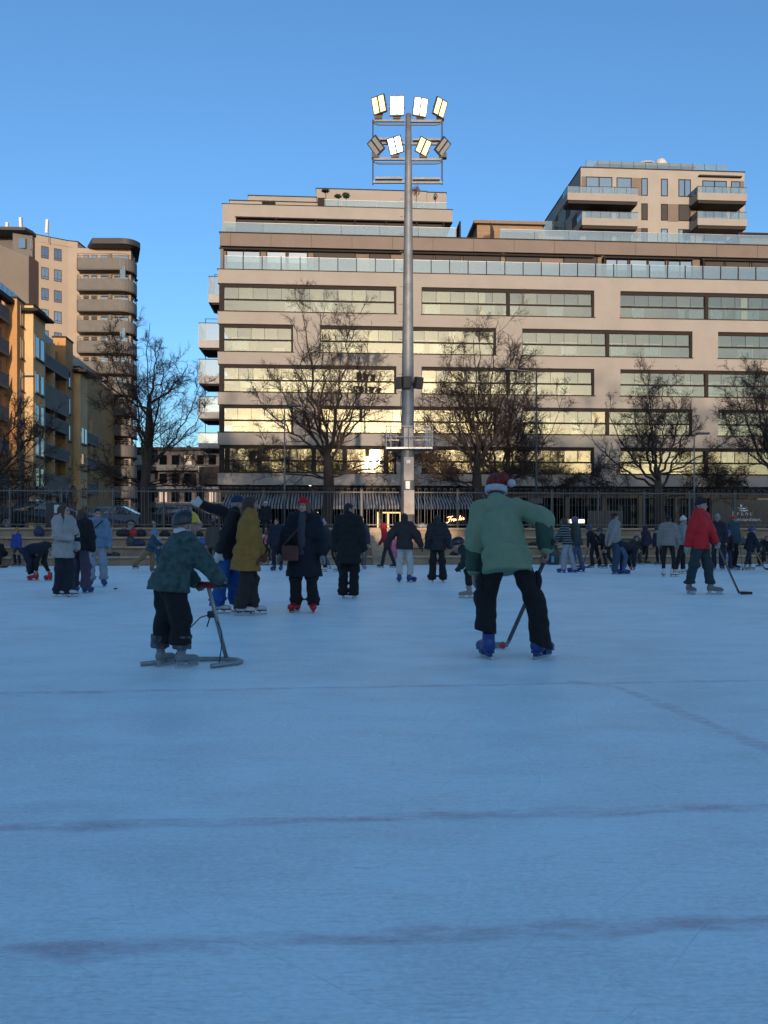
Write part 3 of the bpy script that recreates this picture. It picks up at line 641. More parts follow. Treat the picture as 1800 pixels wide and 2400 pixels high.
# near wing of the tower: lower peach wall, brown strip, dark attic
W0, W1 = lp(-60, 0, 94), lp(67, 0, 101.5); zw = HC+(HZ-592)/F*100
mb = MB(); mb.prism([(W0.x, W0.y), (W1.x, W1.y), (W1.x, W1.y+7.5), (W0.x, W0.y+16)], 1.47, zw); mb.build('side_wall', peach, ltw)
mb = MB(); mb.prism([(W1.x+.04, W1.y+.1), (A.x+.1, A.y-.15), (A.x+.1, A.y+6), (W1.x+.04, W1.y+7.8)], 1.47, zw+.3); mb.build('stair_strip', M('aubergine_panel', (.13, .085, .08), .6), ltw)
Q0, Q1 = lp(30, 0, 102.5), lp(76, 0, 103.4); za = HC+(HZ-548)/F*103
mb = MB(); mb.prism([(Q0.x, Q0.y), (Q1.x, Q1.y), (Q1.x, Q1.y+6), (Q0.x-5, Q0.y+6), (Q0.x-5, Q0.y+2), (Q0.x, Q0.y+2)], zw-.2, za); mb.build('attic', M('attic_grey', (.075, .072, .075), .6), ltw)
mb = MB(); mb.prism([(Q0.x-8, Q0.y-1.2), (Q0.x+2, Q0.y-.8), (Q1.x+.2, Q1.y-.4), (Q1.x, Q1.y+6), (Q0.x-8, Q0.y+6)], za, za+.4); mb.build('attic_roof', M('roof_black', (.025, .025, .028), .6), ltw)
for xa, xb in ((44, 61), (67, 72)):
    a, b = lp(xa, 0, 102.7).x, lp(xb, 0, 102.9).x; MB().box(a, b, Q0.y-.0, Q0.y+1, za-2.2, za-.8).build('attic_window', gl_win, ltw) if False else MB().box(a, b, Q0.y-.05+(a-Q0.x)*.33, Q0.y+.4+(a-Q0.x)*.33, za-2.0, za-.7).build('attic_window', gl_in, ltw)
for i, xx in enumerate((7, 40, 102)):
    c = lp(xx, 0, 103.5); zb = HC+(HZ-(548 if i < 2 else 546))/F*103.5; h = (1.9, 2.6, 2.2)[i]
    t = thing('antenna', ['slim white panel antenna at the corner edge of the tower roof', 'tall white panel antenna on the attic of the balcony tower', 'white panel antenna above the double windows of the balcony tower'][i], 'antenna', O+Vector((c.x, c.y+1.0, zb)), 0, 'rooftop antennas')
    MB().tube([(.25, 0, -.9), (.25, 0, h)], .05, 6).build('mast', balr, t)
    bevel_obj(MB().cbox((0, 0, h*.55+.1), .17, .1, h*.42, Matrix.Rotation(R((3, -3, 3)[i]), 3, 'Y')).build('antenna_panel', M('antenna_white', (.55, .53, .5), .5), t), .03)
    m = MB(); m.bar((0, 0, h*.3), (.25, 0, h*.3), .04); m.bar((0, 0, h*.8), (.25, 0, h*.8), .04); m.build('bracket', balr, t)

# ---------------------------------------------------------------- left: ochre street building receding from the rink
ochre = M('ochre_render', (.42, .225, .085), .85, .12, .5, .1, 60); cream = M('cream_render', (.50, .36, .19), .85, .1, .5, .1, 60)
oan = math.atan2(0.09, 1); OB = Vector((-34.4+0.09*16, 60, 0))
och = thing('ochre_building', 'ochre and cream apartment building with bays and grey balconies along the side street', 'building', OB, oan)
ud = Vector((-.09, 1, 0)).normalized(); un = Vector((ud.y, -ud.x, 0))
def oy(x, off):      # local y (distance along facade) where column x meets plane at offset off
    a = (x-900)/F; P = OB+un*off; k = (a*P.y-P.x)/(ud.x-a*ud.y); return k
def oz(x, y, off): P = OB+un*off+ud*oy(x, off); return HC+(HZ-y)/F*P.y
OT = oz(40, 700, .9)
put('wall', -14, 0, -14, 46, 1.47, OT-1.6, ochre, och)
GREY = M('bay_grey', (.17, .155, .14), .8, .1, .8)
def bay(xa, xb, off, mat, top, name='bay'):
    y0, y1 = oy(xa, off), oy(xb, off); put(name, -.5, off, y0, y1, 1.47, top, mat, och); put('bay_cap', -.6, off+.06, y0-.06, y1+.06, top, top+.18, dark, och); return y0, y1
OH = 2.92
def side_windows(y0, y1, off, z0, n, wv=.75, hv=1.75, cols=2):
    for k in range(n):
        for c in range(cols):
            yc = y0+(y1-y0)*(c+.7)/(cols+.4); z = z0+OH*k
            MB().box(off-.03, off+.035, yc-wv/2-.09, yc+wv/2+.09, z-.09, z+hv+.09).build('window_surround', M('cream_trim', (.36,.30,.2), .8), och)
            f = MB().box(off+.036, off+.045, yc-wv/2, yc+wv/2, z, z+hv).build('window', M('window_brown', (.06, .035, .03), .5), och)
            put('pane', off+.046, off+.052, yc-wv/2+.07, yc+wv/2-.07, z+.07, z+hv-.07, gl_win, f)
            MB().box(off+.03, off+.16, yc-wv/2-.1, yc+wv/2+.1, z-.17, z-.09).build('window_sill', dark, och)
def balcony_stack(y0, y1, off, levels, zbase, arch=True):
    for k in range(levels):
        z = zbase+OH*k
        put('balcony_floor', -.01, off, y0+.05, y1-.05, z-.22, z, GREY, och)
        mb = MB(); mb.box(off-.06, off, y0+.05, y1-.05, z, z+.98)
        mb.build('balcony_front', bal, och); put('balcony_handrail', off-.05, off+.02, y0, y1, z+1.0, z+1.06, balr, och)
        put('balcony_end', .0, off-.06, y0+.05, y0+.10, z, z+.98, bal, och)
        put('balcony_divider', 0, off-.1, (y0+y1)/2-.1, (y0+y1)/2+.1, z, z+OH-.22, cream, och)
        f = MB().box(.0, .03, y0+.5, y0+1.5, z+.05, z+2.2).build('balcony_door', M('window_brown', (.06, .035, .03), .5), och)
        f = MB().box(.0, .03, y1-1.5, y1-.5, z+.05, z+2.2).build('balcony_door', M('window_brown', (.06, .035, .03), .5), och)
# bays from near to far
balcony_stack(oy(-160, .5), oy(22, .5), .5, 7, 2.6)
yb0, yb1 = bay(40, 61.5, .9, ochre, OT); side_windows(yb0, yb1, .9, 2.7, 7, .55, 1.7, 1)
yc0, yc1 = bay(78, 106, 1.7, cream, oz(78, 716, 1.7)); side_windows(yc0, yc1, 1.7, 2.75, 5, .8, 1.8); 
side_windows(yc0, yc1, 1.7, 2.75+OH*5+.3, 1, 1.0, 2.0)
put('bay_canopy', .8, 2.4, yc0-.9, yc1+.4, oz(78, 738, 1.5), oz(78, 732, 1.5), dark, och)
balcony_stack(yc1, oy(146, .6), 1.3, 6, 3.3)
zz = 3.3+OH*4; put('arched_front', 1.2, 1.34, yc1, oy(146, .6), zz-1.3, zz+.9, GREY, och)
zz = 3.3+OH*1; put('arched_front', 1.2, 1.34, yc1, oy(146, .6), zz-1.1, zz+.9, GREY, och)
yd0, yd1 = bay(154, 171, .8, ochre, oz(154, 792, .8)); side_windows(yd0, yd1, .8, 2.7, 6, .6, 1.7, 1)
ye0, ye1 = bay(188, 205, 1.4, cream, oz(188, 862, 1.4)); side_windows(ye0, ye1, 1.4, 2.75, 4, .8, 1.8)
put('bay_canopy', .8, 2.3, ye0-.8, ye1+.4, oz(188, 874, 1.4), oz(188, 868, 1.4), dark, och)
balcony_stack(ye1, ye1+5, 1.3, 4, 3.3)
put('roof_storey', -9, -1.6, -14, 46, OT-1.6, OT+.6, M('roof_glassy', (.08, .1, .11), .4), och)
n = 16; y0 = -6.; s = (oy(61, .9)-y0)/n
for i in range(n): put('roof_rail_pane', .3, .33, y0+s*i+.03, y0+s*(i+1)-.03, OT-.2 if y0+s*i < yb0 else OT+.2, OT+.75, gb, och)
put('roof_gutter', .0, .7, -14, yb0, OT-.5, OT-.15, dark, och)
put('shop_band', .0, .25, -14, 46, 1.47, 2.3, GREY, och)
# street-level openings
for i in range(6):
    y = oy(0, .0)+1.5+i*4.4; MB().box(.26, .30, y, y+1.5, 1.6, 2.25).build('low_window', blind, och)
# ---------------------------------------------------------------- far low building between the towers
fr0 = px(322, HZ, 125); fr0.z = 0
far = thing('terraced_block', 'distant grey block with stacked dark balconies between the two buildings', 'building', fr0, 0)
ft = HC+(HZ-1056)/F*125; fw = px(560, 0, 125).x-fr0.x
put('wall', -4, fw, 0, 12, 1.47, ft, M('far_grey', (.06, .055, .06), .85, .2, .4), far); put('roof', -4.3, fw, -.6, 12, ft, ft+.5, dark, far)
for k in range(4):
    z = 2.4+k*3.0; put('balcony_band', -3, fw-.3, -1.5, -.02, z+.2, z+1.1, M('far_band', (.09, .095, .105), .8, .15, .6), far)
    for i in range(9): put('window', -2.4+i*2.0, -2.4+i*2.0+1.2, -.06, -.003, z+1.2, z+2.8, inner2 if (i*7+k*3) % 4 == 0 else gl_dark, far)
for i in range(5): put('chimney', 1+i*3.1, 1.5+i*3.1, 3, 3.6, ft+.5, ft+1.2, dark, far)
# low garden house seen behind the fence at the corner
q = px(330, HZ, 62); lo = thing('street_canopy', 'low dark flat roofed entrance building between the towers behind the fence', 'building', (q.x, 66, 0), 0)
put('wall', .5, 9.0, 0, 4, 1.47, 3.5, M('canopy_grey', (.13, .125, .12), .8, .2, 1), lo); put('roof', .2, 9.3, -.5, 4.3, 3.5, 3.9, GREY, lo)
for i in range(5): put('window', .8+i*1.6, 2.1+i*1.6, -.05, -.003, 1.8, 3.2, gl_dark, lo)
# ---------------------------------------------------------------- unseen row added behind the viewer: shades the ice, shows in the panes
opp = thing('added_shade_row', 'unseen brick row added on the near side of the rink to shade the ice', 'building', (0, -58, 0), 0)
brk = M('opp_brick', (.16, .10, .07), .85, .2, 1); slate = M('roof_slate', (.05, .05, .055), .7)
for xa, xb, h in ((-90, 8.6, 12.2), (14.6, 110, 12.2)):
    put('wall', xa, xb, -10, 0, 0, h, brk, opp)
    mb = MB(); mb.add([(xa, .4, h), (xb, .4, h), (xb, -5, h+2.3), (xa, -5, h+2.3), (xb, -10.4, h), (xa, -10.4, h)], [(0, 1, 2, 3), (3, 2, 4, 5), (0, 3, 5), (1, 4, 2), (0, 5, 4, 1)]); mb.build('roof', slate, opp)
put('link_wall', 8.6, 14.6, -9, -.5, 0, 9.9, brk, opp)  # low link shaped as a gap that lets sun reach mast and panes
for i in range(60):
    for k in range(3): put('window', -88+i*3.3, -86.8+i*3.3, -.05+.06, .07, 1.6+k*3.3, 3.3+k*3.3, gl_win, opp)
# ---------------------------------------------------------------- bare trees
bark = M('tree_bark', (.055, .038, .028), .95, .35, 3, .8, 25, stretch=(1, 1, .3))
twigm = M('tree_twigs', (.045, .028, .022), .95, .25, 3)
leafb = M('dry_leaves', (.075, .045, .026), .9, .4, 4)
class Tubes:
    def __init__(s): s.v = []; s.f = []; s.n = 0
    def add(s, P, r, n): s.batch(np.asarray(P, float)[None], np.asarray(r, float)[None], n)
    def batch(s, P, r, n):
        M_, k = P.shape[:2]; T = np.gradient(P, axis=1); T /= np.linalg.norm(T, axis=2)[..., None]+1e-9
        up = np.where(np.abs(T[:, :1, 2:3]) < .9, np.array([0, 0, 1.]), np.array([1., 0, 0]))
        A = np.cross(T, np.broadcast_to(up, T.shape)); A /= np.linalg.norm(A, axis=2)[..., None]+1e-9; Bn = np.cross(T, A)
        a = np.arange(n)*2*math.pi/n; ring = A[:, :, None]*np.cos(a)[None, None, :, None]+Bn[:, :, None]*np.sin(a)[None, None, :, None]
        s.v.append((P[:, :, None]+ring*r[:, :, None, None]).reshape(-1, 3))
        m = np.arange(M_)[:, None, None]*k*n; i = np.arange(k-1)[None, :, None]*n; j = np.arange(n)[None, None]; j2 = (j+1) % n
        s.f.append(np.stack([m+i+j, m+i+j2, m+i+n+j2, m+i+n+j], -1).reshape(-1, 4)+s.n); s.n += M_*k*n
    def mesh(s, name, mat, smooth=True):
        return np_mesh(name, np.concatenate(s.v), np.concatenate(s.f), mat, smooth)
def np_mesh(name, v, f, mats, smooth=True, mi=None):
    v = np.ascontiguousarray(v, np.float32); f = np.ascontiguousarray(f, np.int32)
    me = bpy.data.meshes.new(name); me.vertices.add(len(v)); me.vertices.foreach_set('co', v.ravel())
    k = f.shape[1]; me.loops.add(f.size); me.loops.foreach_set('vertex_index', f.ravel())
    me.polygons.add(len(f)); me.polygons.foreach_set('loop_start', np.arange(0, f.size, k, dtype=np.int32)); me.polygons.foreach_set('loop_total', np.full(len(f), k, np.int32))
    for m in (mats if isinstance(mats, (list, tuple)) else [mats]): me.materials.append(m)
    if mi is not None: me.polygons.foreach_set('material_index', np.ascontiguousarray(mi, np.int32))
    me.polygons.foreach_set('use_smooth', np.full(len(f), smooth)); me.update(calc_edges=True); me.validate(); return me
def make_tree(label, base, H, trunk_r, limbs, seed, leaves=0, fork=.3, dens=1., droop=.0, group='bare trees behind the fence', name='bare_tree', wob=1.):
    """limbs: (start fraction of H along the leader, tip dx, tip dy, tip z fraction, radius factor)"""
    g = np.random.default_rng(seed); big = Tubes(); fine = Tubes()
    def unit(a): return a/(np.linalg.norm(a, axis=-1, keepdims=True)+1e-9)
    def spawn(P, r, L, cnt, lf, tmin, nseg, rs, rmin, lmin, up, wb=.17):
        N, k = P.shape[:2]; idx = np.repeat(np.arange(N), cnt); m = len(idx); t = g.uniform(tmin, 1, m)*(k-1); i = np.minimum(t.astype(int), k-2); fp = (t-i)[:, None]
        p = P[idx, i]*(1-fp)+P[idx, i+1]*fp; tan = unit(P[idx, i+1]-P[idx, i]); side = unit(np.cross(tan, g.normal(0, 1, (m, 3)))); ang = np.radians(g.uniform(26, 60, m))[:, None]
        D = tan*np.cos(ang)+side*np.sin(ang); L2 = np.maximum(lf*L[idx]*(1.15-.55*t/(k-1))*g.uniform(.65, 1.3, m), lmin)
        r0 = np.maximum((r[idx, i]*(1-fp[:, 0])+r[idx, i+1]*fp[:, 0])*rs, rmin); Q = [p]; D = unit(D)
        for q in range(nseg):
            D = unit(D+g.normal(0, wb*wob, (m, 3))+np.array([0, 0, up*.11])); Q.append(Q[-1]+D*(L2/nseg)[:, None])
        return np.stack(Q, 1), r0[:, None]*np.linspace(1, .4, nseg+1)[None], L2
    ZF = H*fork; ztop = max(l[0] for l in limbs)*H
    zs = np.linspace(0, ztop, 12); lead = np.stack([.10*np.sin(zs*.9+seed), .10*np.cos(zs*.7+seed)-.1*math.cos(seed), zs], 1); lead[0, :2] = 0
    lr = trunk_r*np.interp(zs, [0, .35, ZF, ztop+.01], [1.4, 1.0, .8, .36]); big.add(lead, lr, 12)
    LP, LRr, LL = [], [], []
    for s, dx, dy, tz_, rf in limbs:
        z0 = s*H; p0 = np.array([np.interp(z0, zs, lead[:, 0]), np.interp(z0, zs, lead[:, 1]), z0]); tip = np.array([dx, dy, tz_*H]); v = tip-p0; L = np.linalg.norm(v)
        n = 12; out = np.array([v[0], v[1], 0])
        c1 = p0+out*.42+np.array([0, 0, v[2]*.22]); c2 = p0+out*.85+np.array([0, 0, v[2]*.62])
        t = np.linspace(0, 1, n+1)[:, None]; P = (1-t)**3*p0+3*t*(1-t)**2*c1+3*t*t*(1-t)*c2+t**3*tip
        P[1:-1] += g.normal(0, .012*L*wob, (n-1, 3)); LP.append(P); LRr.append(trunk_r*rf*np.linspace(1, .14, n+1)**1.25+.006); LL.append(L)
    P1, r1, L1 = np.array(LP), np.array(LRr), np.array(LL); big.batch(P1, r1, 8)
    P2, r2, L2 = spawn(P1, r1, L1, int(11*dens), .36, .18, 8, .5, .014, .6, .45); big.batch(P2, r2, 5)
    P3, r3, L3 = spawn(P2, r2, L2, int(11*dens), .42, .1, 5, .5, .0095, .4, .35); fine.batch(P3, r3, 3)
    P4, r4, L4 = spawn(P3, r3, L3, 7, .50, .08, 2, .6, .0062, .2, .2-droop, .25); fine.batch(P4, r4, 3)
    t = thing(name, label, 'tree', base, 0, group)
    link('trunk', big.mesh('trunk', bark), t); link('crown', fine.mesh('crown', twigm), t)
    if leaves:
        tp = np.concatenate([P4[:, -1], P4[:, 1], P3[:, -1]]); idx = g.integers(0, len(tp), leaves); c = tp[idx]+g.normal(0, .05, (leaves, 3)); a = unit(g.normal(0, 1, (leaves, 3)))
        b = unit(np.cross(a, g.normal(0, 1, (leaves, 3)))); s = g.uniform(.018, .045, (leaves, 1))
        v = np.stack([c-a*s, c+b*s*.5, c+a*s, c-b*s*.5], 1).reshape(-1, 3); tag(link('leaves', np_mesh('leaves', v, np.arange(leaves*4).reshape(-1, 4), leafb, False), t), kind='stuff')
    return t
def fan(seed, n, w0, top, f0, f1, low=0, r=.5, dep=.8):
    g = random.Random(seed); out = []
    for i in range(n):
        a = -1+2*(i+.5)/n+g.uniform(-.1, .1); out.append((g.uniform(f0, f1), a*w0*g.uniform(.75, 1.05), g.uniform(-1, 1)*w0*dep, top*(1-.38*abs(a)**1.6)*g.uniform(.86, 1.0), r*g.uniform(.8, 1.1)*(1-.25*abs(a))))
    for i in range(low):
        a = (-1 if i % 2 else 1); out.append((g.uniform(f0*.8, f0), a*w0*g.uniform(.8, 1.1), g.uniform(-1, 1)*w0*.6, f0+g.uniform(-.03, .12), r*.5))
    return out
TB = 1.47
trees = []
def T(label, x, ytop, d, wpx, tr, seed, n, f0, f1, low, leaves, fork, r=.5, dens=1., **k):
    b = px(x, HZ, d); b.z = TB; H = (HC+(HZ-ytop)/F*d-TB); w0 = wpx/F*d
    t = make_tree(label, b, H, tr, fan(seed, n, w0, .97, f0, f1, low, r), seed, leaves, fork, dens, **k); trees.append(t); return t
T('tall bare tree with a straight leader standing before the balcony tower', 343, 735, 38.5, 135, .26, 3, 11, .22, .62, 5, 0, .5, .30)
T('bare tree with many upswept stems before the left half of the pale facade', 766, 700, 38.5, 175, .30, 12, 11, .26, .36, 5, 0, .28, .30)
T('brown-twigged tree just right of the floodlight mast holding dry leaves', 1122, 722, 39, 150, .29, 21, 10, .22, .36, 4, 9000, .24, .30)
T('leaning forked tree with dry leaves right of the brown-twigged one', 1178, 785, 40.5, 190, .24, 33, 9, .2, .3, 3, 8000, .2, .30)
T('broad low tree with dry leaves before the right half of the facade', 1548, 845, 39.5, 180, .28, 41, 10, .22, .34, 5, 8000, .24, .30)
T('broad tree with thick russet dry leaves at the right end of the fence', 1815, 815, 39.5, 150, .28, 57, 10, .24, .36, 4, 12000, .24, .30)
T('bare spreading tree before the ochre building with long low limbs', -75, 880, 36, 230, .3, 63, 11, .2, .4, 6, 0, .3, .30, droop=.1)
# the same kinds of tree on the near side of the rink (they shade and are mirrored in the panes)
for row in range(3):
    for i in range(15):
        src = trees[(i*2+1+row) % 6]; x = -54+row*2.3+i*7.4+rnd.uniform(-1.5, 1.5); y = -52+row*5+rnd.uniform(-1.5, 1.5); gx = .1135*(-y)+6.0
        if abs(x-gx) < 4.2 or x < -24: continue
        c = copy_tree(src); hh = src.children[0].dimensions.z
        c.location = (x, y, 0); s = rnd.uniform(19, 23)/max(hh, 8)*(1-.06*row); c.scale = (s*.95, s*.95, s); c.rotation_euler = (0, 0, rnd.uniform(0, 6))
        c['label'] = 'bare tree in the rows along the near side of the rink'; c['group'] = 'bare trees on the near side'
# ---------------------------------------------------------------- hoop-topped fence
iron = M('fence_iron', (.10, .10, .10), .5, .2, 5)
FV = 3.35; fence = thing('hoop_top_fence', 'dark iron hoop-topped railing fence above the seating terrace', 'fence', TO, TR)
z0, zrl, zh = 1.47, 1.47+1.56, 1.47+1.74
hm = MB(); sp = .115; rr = .0115
hm.tube([(-sp/2, 0, .08), (-sp/2, 0, 1.66)]+[(-sp/2*math.cos(R(a)), 0, 1.66+.075*math.sin(R(a))) for a in range(30, 180, 30)]+[(sp/2, 0, 1.66), (sp/2, 0, .08)], rr, 4)
hmesh = hm.mesh('hoop_bar', iron); u = -19.5
while u < 20.5:
    link('hoop_bar', hmesh, fence, (u, FV, z0)); u += sp*2*1.22
pmesh = MB().box(-.03, .03, -.03, .03, 0, 1.66).mesh('post', iron)
for i in range(21): link('post', pmesh, fence, (-19.6+i*2.1, FV, z0))
for zz in (.12, 1.53):
    put('rail', -19.6, 22.4, FV-.02, FV+.02, z0+zz, z0+zz+.045, iron, fence)
# ---------------------------------------------------------------- floodlight mast
steel = M('galvanised_steel', (.16, .17, .175), .55, .22, 3, .05, 30, metal=.35)
steel_d = M('dark_steel', (.06, .06, .065), .5, .1, 4, metal=.4)
D_ = 32.9; mb_ = px(955, HZ, D_); mb_.z = TB
mast = thing('floodlight_mast', 'tall tapered steel floodlight mast with lit lamp panels and a service platform', 'mast', mb_, 0)
def mz(y): return HC+(HZ-y)/F*D_-TB
def mx_(x): return (x-957)/F*D_
mp_ = MB(); mp_.tube([(0, 0, -.02), (0, 0, mz(1050)), (.01, 0, mz(900)), (.03, 0, mz(600)), (.04, 0, mz(400)), (.04, 0, mz(268))], [.31, .285, .26, .20, .155, .12], 20); mp_.build('pole', steel, mast, True)
mp_ = MB(); mp_.lathe([(.46, 0), (.46, .06), (.33, .07), (.33, .25)], (0, 0, -.01), 16); mp_.build('base_flange', steel, mast)
for i, (yb, yrun) in enumerate(((283, 290), (336, None), (373, 381), (427, None))):
    for s in (-1, 1):
        xa = .12*s; xb = mx_(876) if s < 0 else mx_(1038); z = mz(yb)-.02*(s > 0)
        m = MB(); m.bar((xa, 0, z), (xb, 0, z), .09, .1); 
        if i in (1, 3): m.bar((xa+s*.1, -.12, z+.1), (xb-s*.1, -.12, z+.1), .16, .09)
        m.build('cross_arm', steel, mast)
        if yrun: MB().tube([(xa, -.06, mz(yrun+4)), (xb-s*.25, -.06, mz(yrun+4)), (xb-s*.06, -.06, mz(yrun+1)), (xb-s*.02, -.06, z)], .035, 6).build('cable_conduit', steel_d, mast)
for s, xx in ((-1, 876), (1, 1038)):
    MB().tube([(mx_(xx), 0, mz(280)), (mx_(xx), 0, mz(433))], .03, 6).build('hanger', steel_d, mast)
led_w = M('led_white', (.9, .9, .9), .4, 0, emit=((1, .98, .95), 2.2)); led_y = M('led_warm', (.9, .8, .4), .4, .35, 60, emit=((1, .80, .30), .42)); led_o = M('led_off', (.25, .24, .22), .35, .15, 40)
for x, y, w_, h_, yaw, tilt, roll, m in ((889, 253, 30, 36, -24, 12, -6, led_y), (932, 255, 31, 40, -3, 10, 0, led_w), (987, 258, 30, 38, 10, 10, 5, led_w), (1034, 260, 27, 36, 30, 12, 12, led_y),
                              (882, 350, 25, 34, -40, 30, -27, led_o), (928, 348, 30, 34, -14, 22, -10, led_w), (994, 351, 27, 32, 16, 26, 20, led_y), (1040, 352, 22, 34, 40, 30, 26, led_o)):
    cx, cz = mx_(x), mz(y); W, Hh = w_/F*D_/2, h_/F*D_/2
    rot = (Matrix.Rotation(R(yaw), 3, 'Z') @ Matrix.Rotation(R(roll), 3, 'Y') @ Matrix.Rotation(R(tilt), 3, 'X'))
    c = Vector((cx, -.28, cz)); fl = MB()
    fl.cbox(c+rot @ Vector((0, .09, 0)), W+.03, .05, Hh+.03, rot)
    for k in range(7): fl.cbox(c+rot @ Vector((-W+.1+k*(2*W-.2)/6, .19, 0)), .012, .06, Hh-.03, rot)
    o = fl.build('floodlight', M('lamp_black', (.02, .02, .022), .5), mast)
    for s in (-1, 1): MB().cbox(c+rot @ Vector((s*(W/2+.012), .03, 0)), W/2-.025, .012, Hh-.02, rot).build('led_panel', m, o)
    zb = mz(283 if y < 300 else 373)
    br = MB(); a = c+rot @ Vector((-W-.05, .12, -.05)); b = c+rot @ Vector((W+.05, .12, -.05)); z1 = zb+.06; q = Vector((cx, 0, z1))
    br.tube([a, (a+q)/2+Vector((0, .06, -.06)), q+Vector((-.12, 0, 0))], .02, 5); br.tube([b, (b+q)/2+Vector((0, .06, -.06)), q+Vector((.12, 0, 0))], .02, 5); br.cbox(q+Vector((0, .02, .08)), .16, .12, .1)
    br.build('lamp_bracket', M('lamp_black', (.02, .02, .022), .5), o)
for k, (x, yaw) in enumerate(((937, 35), (956, 0), (982, -35))):
    c = Vector((mx_(x), -.36 if k == 1 else -.22, mz(900))); rot = Matrix.Rotation(R(-yaw), 3, 'Z') @ Matrix.Rotation(R(10), 3, 'X')
    o = bevel_obj(MB().cbox(c, .17, .13, .25, rot).build('loudspeaker', M('speaker_black', (.03, .03, .032), .6, .1, 20), mast), .02)
    MB().cbox(c+rot @ Vector((0, -.135, 0)), .15, .006, .22, rot).build('speaker_grille', M('grille', (.05, .045, .04), .8, .3, 90), o)
MB().lathe([(.27, 0), (.31, .02), (.31, .1), (.27, .12)], (0, 0, mz(905)), 14).build('speaker_clamp', steel_d, mast)
zp = mz(1055); xl, xr = mx_(907), mx_(1014)
gal = M('bright_rail', (.45, .44, .42), .45, .1, 5, metal=.5)
put('platform', xl, xr, -.55, .55, zp, zp+.07, gal, mast)
m = MB()
for zz in (.95, .5):
    m.tube([(xl, -.55, zp+zz), (xr, -.55, zp+zz), (xr, .55, zp+zz), (xl, .55, zp+zz), (xl, -.55, zp+zz)], .018, 5)
for x in (xl, mx_(918), mx_(960), mx_(1000), mx_(1006), xr):
    for y in (-.55, .55): m.tube([(x, y, zp), (x, y, zp+.97)], .018, 5)
m.build('platform_railing', gal, mast)
ply = M('sign_board', (.34, .30, .26), .7, .25, 1.5)
for ya, yb, xa, xb in ((1002, 1052, 947, 969), (1073, 1127, 947, 970), (1150, 1206, 947, 971)):
    put('board', mx_(xa)+.02, mx_(xb)+.02, -.335, -.315, mz(yb), mz(ya), ply, mast)
put('junction_box', mx_(954), mx_(963), -.40, -.337, mz(1088), mz(1080), M('box_white', (.6, .6, .58), .5), mast)
put('junction_box', mx_(952), mx_(962), -.39, -.30, mz(1147), mz(1129), M('box_white', (.6, .6, .58), .5), mast)
m = MB(); m.tube([(.05, -.3, mz(1010)), (.08, -.3, mz(1080)), (.02, -.33, mz(1150))], .015, 5); m.tube([(-.27, -.1, mz(920)), (-.32, -.1, mz(960)), (-.26, -.12, mz(990)), (-.28, -.1, mz(1050))], .014, 5); m.build('cable', steel_d, mast)
for k in range(14):
    z = mz(960)+k*.75; put('climbing_peg', -.42+.01*k, -.2, -.01, .01, z, z+.02, steel_d, mast)
# ---------------------------------------------------------------- slim lamp posts
def lamp(label, x, ytop, d, r=.045, arm=0, box=False):
    b = px(x, HZ, d); b.z = TB; t = thing('street_lamp', label, 'lamp post', b, 0, 'slim lamp posts'); h = HC+(HZ-ytop)/F*d-TB
    MB().tube([(0, 0, 0), (0, 0, h*.3), (0, 0, h)], [r*1.5, r*1.1, r*.7], 8).build('post', steel_d if box else steel, t, True)
    m = MB(); m.bar((0, 0, h-.03), (arm, 0, h+.06), .05); m.cbox((arm+.2*(1 if arm >= 0 else -1), 0, h+.08), .3, .1, .04); m.build('lamp_head', steel_d, t)
    if box: put('switch_box', -.3, .3, -.1, .1, 1.2, 1.45, steel_d, t)
lamp('slim grey lamp post beside the broad bare tree before the striped awning', 667, 955, 36.6, .04, .3)
lamp('slim dark lamp post with a box right of the green fleece skater', 1257, 870, 36.6, .05, -1.0, True)
lamp('slim pale lamp post above the man in the red jacket', 1627, 1020, 36.2, .04, .2)
lamp('street lamp with a short arm before the ochre building', 47, 885, 45, .09, .30)
# notice board on the fence
nb = thing('notice_board', 'dark notice board with white sheets on the fence before the ochre building', 'sign', tw(-13.45, 3.2, TB), TR)
put('board', -.42, .42, 0, .05, .05, 1.05, M('board_dark', (.025, .025, .03), .6), nb)
put('leg', -.36, -.3, .05, .1, -.02, 1.0, iron, nb); put('leg', .3, .36, .05, .1, -.02, 1.0, iron, nb)
pw = M('paper_white', (.5, .5, .5), .8, .2, 9)
for a in ((-.1, .1, .62, .96, pw), (.14, .3, .62, .96, M('paper_grey', (.25, .28, .28), .8, .3, 9)), (-.12, .32, .08, .56, M('poster', (.16, .15, .16), .7, .7, 4))): put('sheet', a[0], a[1], -.012, -.001, a[2], a[3], a[4], nb)
